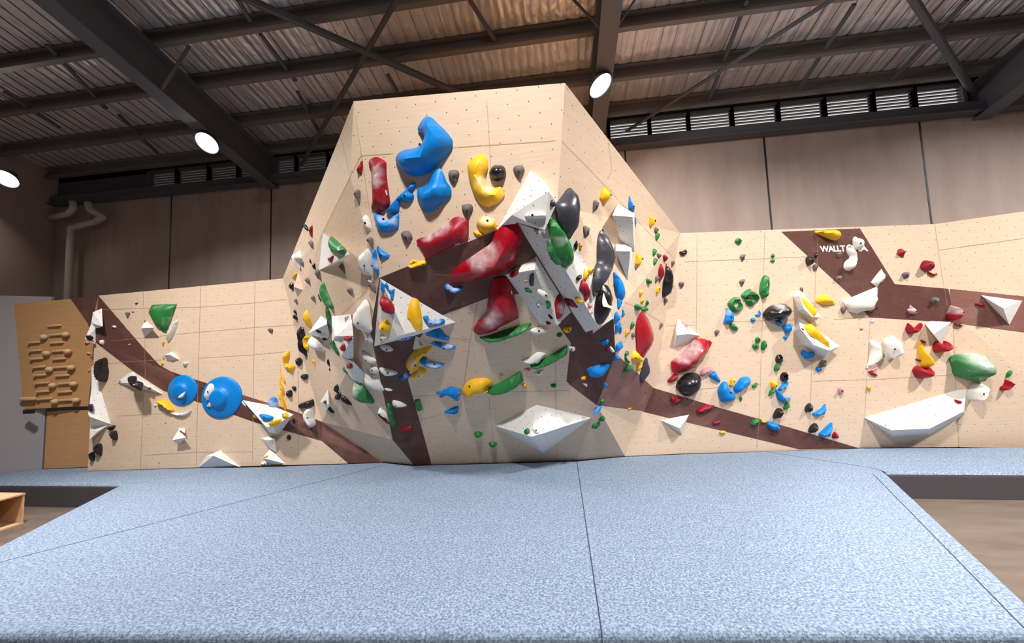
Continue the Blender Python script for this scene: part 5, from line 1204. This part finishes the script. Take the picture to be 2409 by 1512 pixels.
def fill(P, hole, sp):
    """triangulated inside of an outline: points and triangles"""
    xs = [p[0] for p in P]; ys = [p[1] for p in P]; pts = [Vector(p) for p in P]; n = len(P)
    edges = [(i, (i + 1) % n) for i in range(n)]
    if hole:
        k = len(hole); edges += [(n + i, n + (i + 1) % k) for i in range(k)]; pts += [Vector(p) for p in hole]
    y = min(ys) + sp * 0.4; row = 0
    while y < max(ys):
        x = min(xs) + (sp * 0.5 if row % 2 else 0.1 * sp)
        while x < max(xs):
            if inside((x, y), P) and dist((x, y), P) > sp * 0.45 and not (hole and (inside((x, y), hole) or dist((x, y), hole) < sp * 0.45)): pts.append(Vector((x, y)))
            x += sp
        y += sp * 0.87; row += 1
    r = delaunay_2d_cdt(pts, edges, [], 0, 1e-7)
    tris = []
    for t in r[2]:
        c = sum((r[0][i] for i in t), Vector((0, 0))) / 3
        if inside(c, P) and not (hole and inside(c, hole)): tris.append(t)
    return r[0], tris
def make_hold(col, kind, label, px, opt):
    n_px = len(px)
    cx_, cy_ = sum(p[0] for p in px) / n_px, sum(p[1] for p in px) / n_px
    if 'pl' in opt:
        pl = PLANES[opt['pl']]; loc, n = on(pl, cx_, cy_), pl[1]
    else:
        loc, n = cast(cx_, cy_)
    u, v = frame(n)
    def to2(x, y):
        q = at_plane(x, y, loc, n) - loc; return (q.dot(u), q.dot(v))
    P = [to2(*p) for p in px]
    d = (loc - EYE).normalized(); cosv = abs(d.dot(n)); dt = d - n * d.dot(n); tan = dt.length / max(cosv, 0.05)
    dist_ = (loc - EYE).length
    Rp = 2 * area(px) / perim(px) * dist_ / FOC
    H = float(opt.get('h', 0.8)) * Rp * 1.15
    shift = lambda q: q
    if tan > 0.15:
        e = dt.normalized(); e2 = (e.dot(u), e.dot(v)); A = [p[0] * e2[0] + p[1] * e2[1] for p in P]
        lo, Lx = min(A), max(A) - min(A)
        s = min(0.62 * Lx, 0.75 * H * tan); H = min(H, s / (0.75 * tan) + 1e-4); kq = (Lx - s) / Lx
        def shift(q):
            a = q[0] * e2[0] + q[1] * e2[1]; da = lo + (a - lo) * kq - a
            return (q[0] + e2[0] * da, q[1] + e2[1] * da)
    P = [shift(p) for p in P]
    hole = None
    if 'hole' in opt:
        hv = [float(c) for c in opt['hole'].split(',')]
        hole = catmull([shift(to2(org[0] + hv[i] / org[2], org[1] + hv[i + 1] / org[2])) for i in range(0, len(hv), 2)])
    if 's' not in opt: P = catmull(P, k=4 if n_px < 14 else 3)
    else:
        D2 = []
        for i in range(len(P)):
            a, b2 = P[i], P[(i + 1) % len(P)]
            for t in (0, 1 / 3, 2 / 3): D2.append((a[0] + (b2[0] - a[0]) * t, a[1] + (b2[1] - a[1]) * t))
        P = D2
    cxm, cym = sum(p[0] for p in P) / len(P), sum(p[1] for p in P) / len(P)
    Rin = 2 * area(P) / perim(P)
    sp = max(Rin / 3.0, math.sqrt(area(P) / 420))
    pts, tris = fill(P, hole, sp)
    if not tris: print('NO TRIS', label); return None
    def dd(p):
        q = dist(p, P); return min(q, dist(p, hole)) if hole else q
    ds = [dd(p) for p in pts]; Rm = max(ds); pw = float(opt.get('p', 2.0))
    rim = 0.14 * H
    def hz(q):
        t = min(1.0, q / Rm); return rim + (H - rim) * (1 - (1 - t) ** pw) ** (1 / pw)
    bm = bmesh.new(); top = [bm.verts.new((p[0] - cxm, p[1] - cym, hz(q) if q > 1e-6 else rim)) for p, q in zip(pts, ds)]
    for t in tris:
        try:
            f = bm.faces.new([top[i] for i in t])
        except ValueError: pass
    bm.normal_update()
    for f in bm.faces:
        if f.normal.z < 0: f.normal_flip()
    be = [e for e in bm.edges if e.is_boundary]
    rimv = {w for e in be for w in e.verts}
    for _i in range(3 if pw < 1.9 else 1):
        bmesh.ops.smooth_vert(bm, verts=[w for w in bm.verts if w not in rimv], factor=0.5, use_axis_x=False, use_axis_y=False, use_axis_z=True)
    r = bmesh.ops.extrude_edge_only(bm, edges=be)
    for g in r['geom']:
        if isinstance(g, bmesh.types.BMVert): g.co.z = -0.004
    bmesh.ops.delete(bm, geom=[w for w in bm.verts if not w.link_faces], context='VERTS')
    bmesh.ops.recalc_face_normals(bm, faces=bm.faces)
    o = from_bm(NAMES[kind], bm, COL[col], None, True)
    o.data.set_sharp_from_angle(angle=math.radians(44))
    def surf(x, y):                                   # photo point -> place on the hold's skin
        q0 = to2(x, y); q = shift(q0) if tan > 0.15 else q0; z = rim
        for _i in range(14):
            z = hz(dd(q)) if inside(q, P) else rim
            if tan <= 0.15: break
            g = (q0[0] - z * tan * e2[0], q0[1] - z * tan * e2[1]); q = (0.5 * (q[0] + g[0]), 0.5 * (q[1] + g[1]))
        return q[0] - cxm, q[1] - cym, (hz(dd(q)) if inside(q, P) else rim)
    if 'k' in opt:
        kb = [float(c) for c in opt['k'].split(',')]; vals = []
        bl = []
        for i in range(0, len(kb), 3):
            q, qa, qb = (surf(org[0] + (kb[i] + da) / org[2], org[1] + (kb[i + 1] + db) / org[2])[:2] for da, db in ((0, 0), (kb[i + 2], 0), (0, kb[i + 2])))
            bl.append((q[0], q[1], kb[i + 2] / org[2] * dist_ / FOC * 1.1))
        for w in o.data.vertices:
            t = 0.0
            for bx_, by_, br in bl: t = max(t, 1 - ((w.co.x - bx_) ** 2 + (w.co.y - by_) ** 2) / (br * br))
            vals.append(max(0.0, min(0.5, t * 0.7)))
        at = o.data.attributes.new('chalk', 'FLOAT', 'POINT'); at.data.foreach_set('value', vals)
    wp_ = loc + u * cxm + v * cym + n * float(opt.get('o', 0))
    o.matrix_world = Matrix.Translation(wp_) @ Matrix((u, v, n)).transposed().to_4x4()
    tag(o, label, 'climbing hold')
    k = lambda a, b2: (org[0] + a / org[2], org[1] + b2 / org[2])
    def child(name, bm, m_, lab=None):
        c = from_bm(name, bm, m_); c.parent = o
        if lab: c['label'] = lab
    def disc(x, y, z, r_):
        bm = bmesh.new(); bmesh.ops.create_cone(bm, cap_ends=True, segments=14, radius1=r_, radius2=r_ * 0.9, depth=0.008, matrix=Matrix.Translation((x, y, z)))
        return bm
    if 'b' in opt:
        a, b2 = (float(c) for c in opt['b'].split(',')); x, y, z = surf(*k(a, b2)); child('bolt', disc(x, y, z, min(0.012, 0.3 * Rin)), BLACKM)
    elif 'nb' not in opt and kind in 'jcspf' and Rin > 0.014:
        best = max(range(len(pts)), key=lambda i: ds[i]); p = pts[best]
        child('bolt', disc(p[0] - cxm, p[1] - cym, hz(ds[best]), min(0.009, 0.2 * Rin)), BLACKM)
    if 't' in opt:
        a = [float(c) for c in opt['t'].split(',')]; p, q = Vector(surf(*k(a[0], a[1]))), Vector(surf(*k(a[2], a[3])))
        bm = bmesh.new(); bar_bm(bm, p + Vector((0, 0, 0.003)), q + Vector((0, 0, 0.003)), 0.012, 0.006); child('label_strip', bm, LOGOW, 'small white label strip')
    if 'z' in opt:
        a = [float(c) for c in opt['z'].split(',')]; c0_ = k(*a); bm = bmesh.new()
        up_ = 2.2 if 'square' not in label else 2
        if 'plate' in label: zz = [(-5, 4), (-2.2, -0.8), (-1.5, 2.6), (1.5, -2.4), (2.2, 0.8), (4.8, -3.8)]
        else: zz = [(-2.4, -4.6), (2.2, -2.4), (-1.6, -1.0), (2.4, 1.2), (-1.0, 2.2), (2.6, 4.6)]
        ps = [Vector(surf(c0_[0] + x, c0_[1] + y)) + Vector((0, 0, 0.004)) for x, y in zz]
        for p, q in zip(ps, ps[1:]): bar_bm(bm, p, q, 0.009, 0.004)
        child('zigzag_mark', bm, BLACKM, 'black zigzag mark')
    if 'w' in opt:
        a = [float(c) for c in opt['w'].split(',')]
        W2 = [surf(*k(a[i], a[i + 1]))[:2] for i in range(0, len(a), 2)]
        W3 = []
        for x, y in W2:
            for _i in range(30):
                if inside((x + cxm, y + cym), P) and dist((x + cxm, y + cym), P) > 0.1 * Rin: break
                x *= 0.93; y *= 0.93
            W3.append((x, y))
        W2 = catmull(W3); wp2, wt = fill(W2, None, 2 * area(W2) / perim(W2) / 2)
        bm = bmesh.new(); vs = [bm.verts.new((p[0], p[1], hz(dd((p[0] + cxm, p[1] + cym))) + 0.003)) for p in wp2]
        for t in wt:
            f = bm.faces.new([vs[i] for i in t]); f.normal_update()
            if f.normal.z < 0: f.normal_flip()
        child('scoop', bm, COL['W'], 'white chalky scoop')
    return o

# two blue discs like shallow hats
def hat(cx_, cy_, ry, label, kx):
    loc, n = on(LW, cx_, cy_), LW[1]; u, v = frame(n)
    Rr = ry * loc.y / FOC * 0.97
    prof = [(1.0, -0.004), (1.0, 0.035), (0.985, 0.06), (0.94, 0.085), (0.85, 0.11), (0.70, 0.15), (0.56, 0.19), (0.47, 0.23), (0.42, 0.285), (0.39, 0.335), (0.34, 0.36), (0.2, 0.37), (0.001, 0.372)]
    seg = 56
    def lathe(pr):
        bm = bmesh.new()
        rings = [[bm.verts.new((r * Rr * math.cos(2 * math.pi * k / seg), r * Rr * math.sin(2 * math.pi * k / seg), z * Rr)) for k in range(seg)] for r, z in pr]
        for a, b2 in zip(rings, rings[1:]):
            for k in range(seg): bm.faces.new((a[k], a[(k + 1) % seg], b2[(k + 1) % seg], b2[k]))
        return bm
    mw = Matrix.Translation(loc) @ Matrix((u, v, n)).transposed().to_4x4()
    bm = lathe(prof[:9]); add_bvh([mw @ w.co for w in bm.verts], [[w.index for w in f.verts] for f in (bm.verts.index_update() or bm.faces)])
    o = from_bm('disc_hold', bm, COL['U'], None, True); o.matrix_world = mw; tag(o, label, 'climbing hold')
    bm = lathe(prof[8:]); c = from_bm('button', bm, COL['U'], None, True); c.parent = o
    add_bvh([mw @ w.co for w in c.data.vertices], [list(f.vertices) for f in c.data.polygons])
hat(430.5, 918, 41.6, 'smaller round blue disc hold like a hat, on the left wall', 0)
hat(523, 934.5, 55.5, 'larger round blue disc hold like a hat, carrying a white oval hold', 0)
WB[0] = BVHTree.FromPolygons(BVH_V, BVH_F)
HOLDS += '''
@ 190 820 7.528
W;f;small white shark-fin hold on the smaller blue disc;1850,765 1840,830 1790,880 1725,880 1760,830 1810,790;h=.7 nb
@ 440 800 7.528
W;s;white oval hold on the larger blue disc;395,765 450,790 480,860 450,960 390,1030 310,1060 275,1020 290,940 330,840 360,780;h=.6 b=365,912
W;f;small white triangle hold on the larger blue disc;435,1060 430,1170 330,1185 370,1130;h=.7 nb
'''
nh = 0
for ln in HOLDS.strip().split('\n'):
    if not ln: continue
    if ln[0] == '@': org = crop(ln); continue
    col, kind, label, pt, op = ln.split(';')
    opt = {}
    for t in op.split():
        if '=' in t: a, b2 = t.split('=', 1); opt[a] = b2
        else: opt[t] = 1
    px = [(org[0] + a / org[2], org[1] + b2 / org[2]) for a, b2 in PTS(pt)]
    try: make_hold(col, kind, label, px, opt); nh += 1
    except Exception as ex: print('HOLD FAIL', label, repr(ex))

# lettering painted on the right brown band
le = empty('painted_lettering', on(RW, 1985, 587)); tag(le, 'white block lettering with a ring emblem painted on the brown band', 'lettering')
kx = lambda a, b2: (1880 + a / 7.528, 520 + b2 / 7.528)
def letters(txt, x0, y0, x1, y1, name):
    cu = bpy.data.curves.new('txt', 'FONT'); cu.body = txt; cu.offset = 0.035; cu.extrude = 0.01; cu.space_character = 0.93
    t = bpy.data.objects.new('txt', cu); C.objects.link(t)
    bpy.context.view_layer.update()
    me = bpy.data.meshes.new_from_object(t.evaluated_get(bpy.context.evaluated_depsgraph_get())); bpy.data.objects.remove(t)
    xs = [w.co.x for w in me.vertices]; ys = [w.co.y for w in me.vertices]; zs = [w.co.z for w in me.vertices]
    ax, bx_, ay, by = min(xs), max(xs), min(ys), max(ys)
    for w in me.vertices:
        s, t2 = (w.co.x - ax) / (bx_ - ax), (w.co.y - ay) / (by - ay)
        p = kx(x0 + (x1 - x0) * s + 20 * (1 - t2) * (1 - 0.0 * s), (y1 + (y0 - y1) * t2) - 22 * s * (x1 - x0) / 870)
        w.co = on(RW, *p) + RW[1] * (0.006 + (0.002 if w.co.z > 0 else 0)) - le.location
    o = link(name, me, LOGOW, le)
letters('WALLT', 352, 440, 800, 550, 'letters')
letters('PIA', 935, 430, 1200, 540, 'letters')
bm = bmesh.new(); cpx = kx(884, 472)
def ring(r0, r1, z, mi):
    vs = []
    for k in range(32):
        a = 2 * math.pi * k / 32
        vs.append([bm.verts.new(on(RW, cpx[0] + r * math.cos(a) / 7.528, cpx[1] + r * math.sin(a) / 7.528) + RW[1] * z - le.location) for r in (r0, r1)])
    for a, b2 in zip(vs, vs[1:] + vs[:1]): bm.faces.new((a[0], a[1], b2[1], b2[0]))
ring(28, 58, 0.008, 0); ring(0.5, 17, 0.008, 0)
from_bm('ring_emblem', bm, LOGOW, le)
bpy.context.view_layer.update()
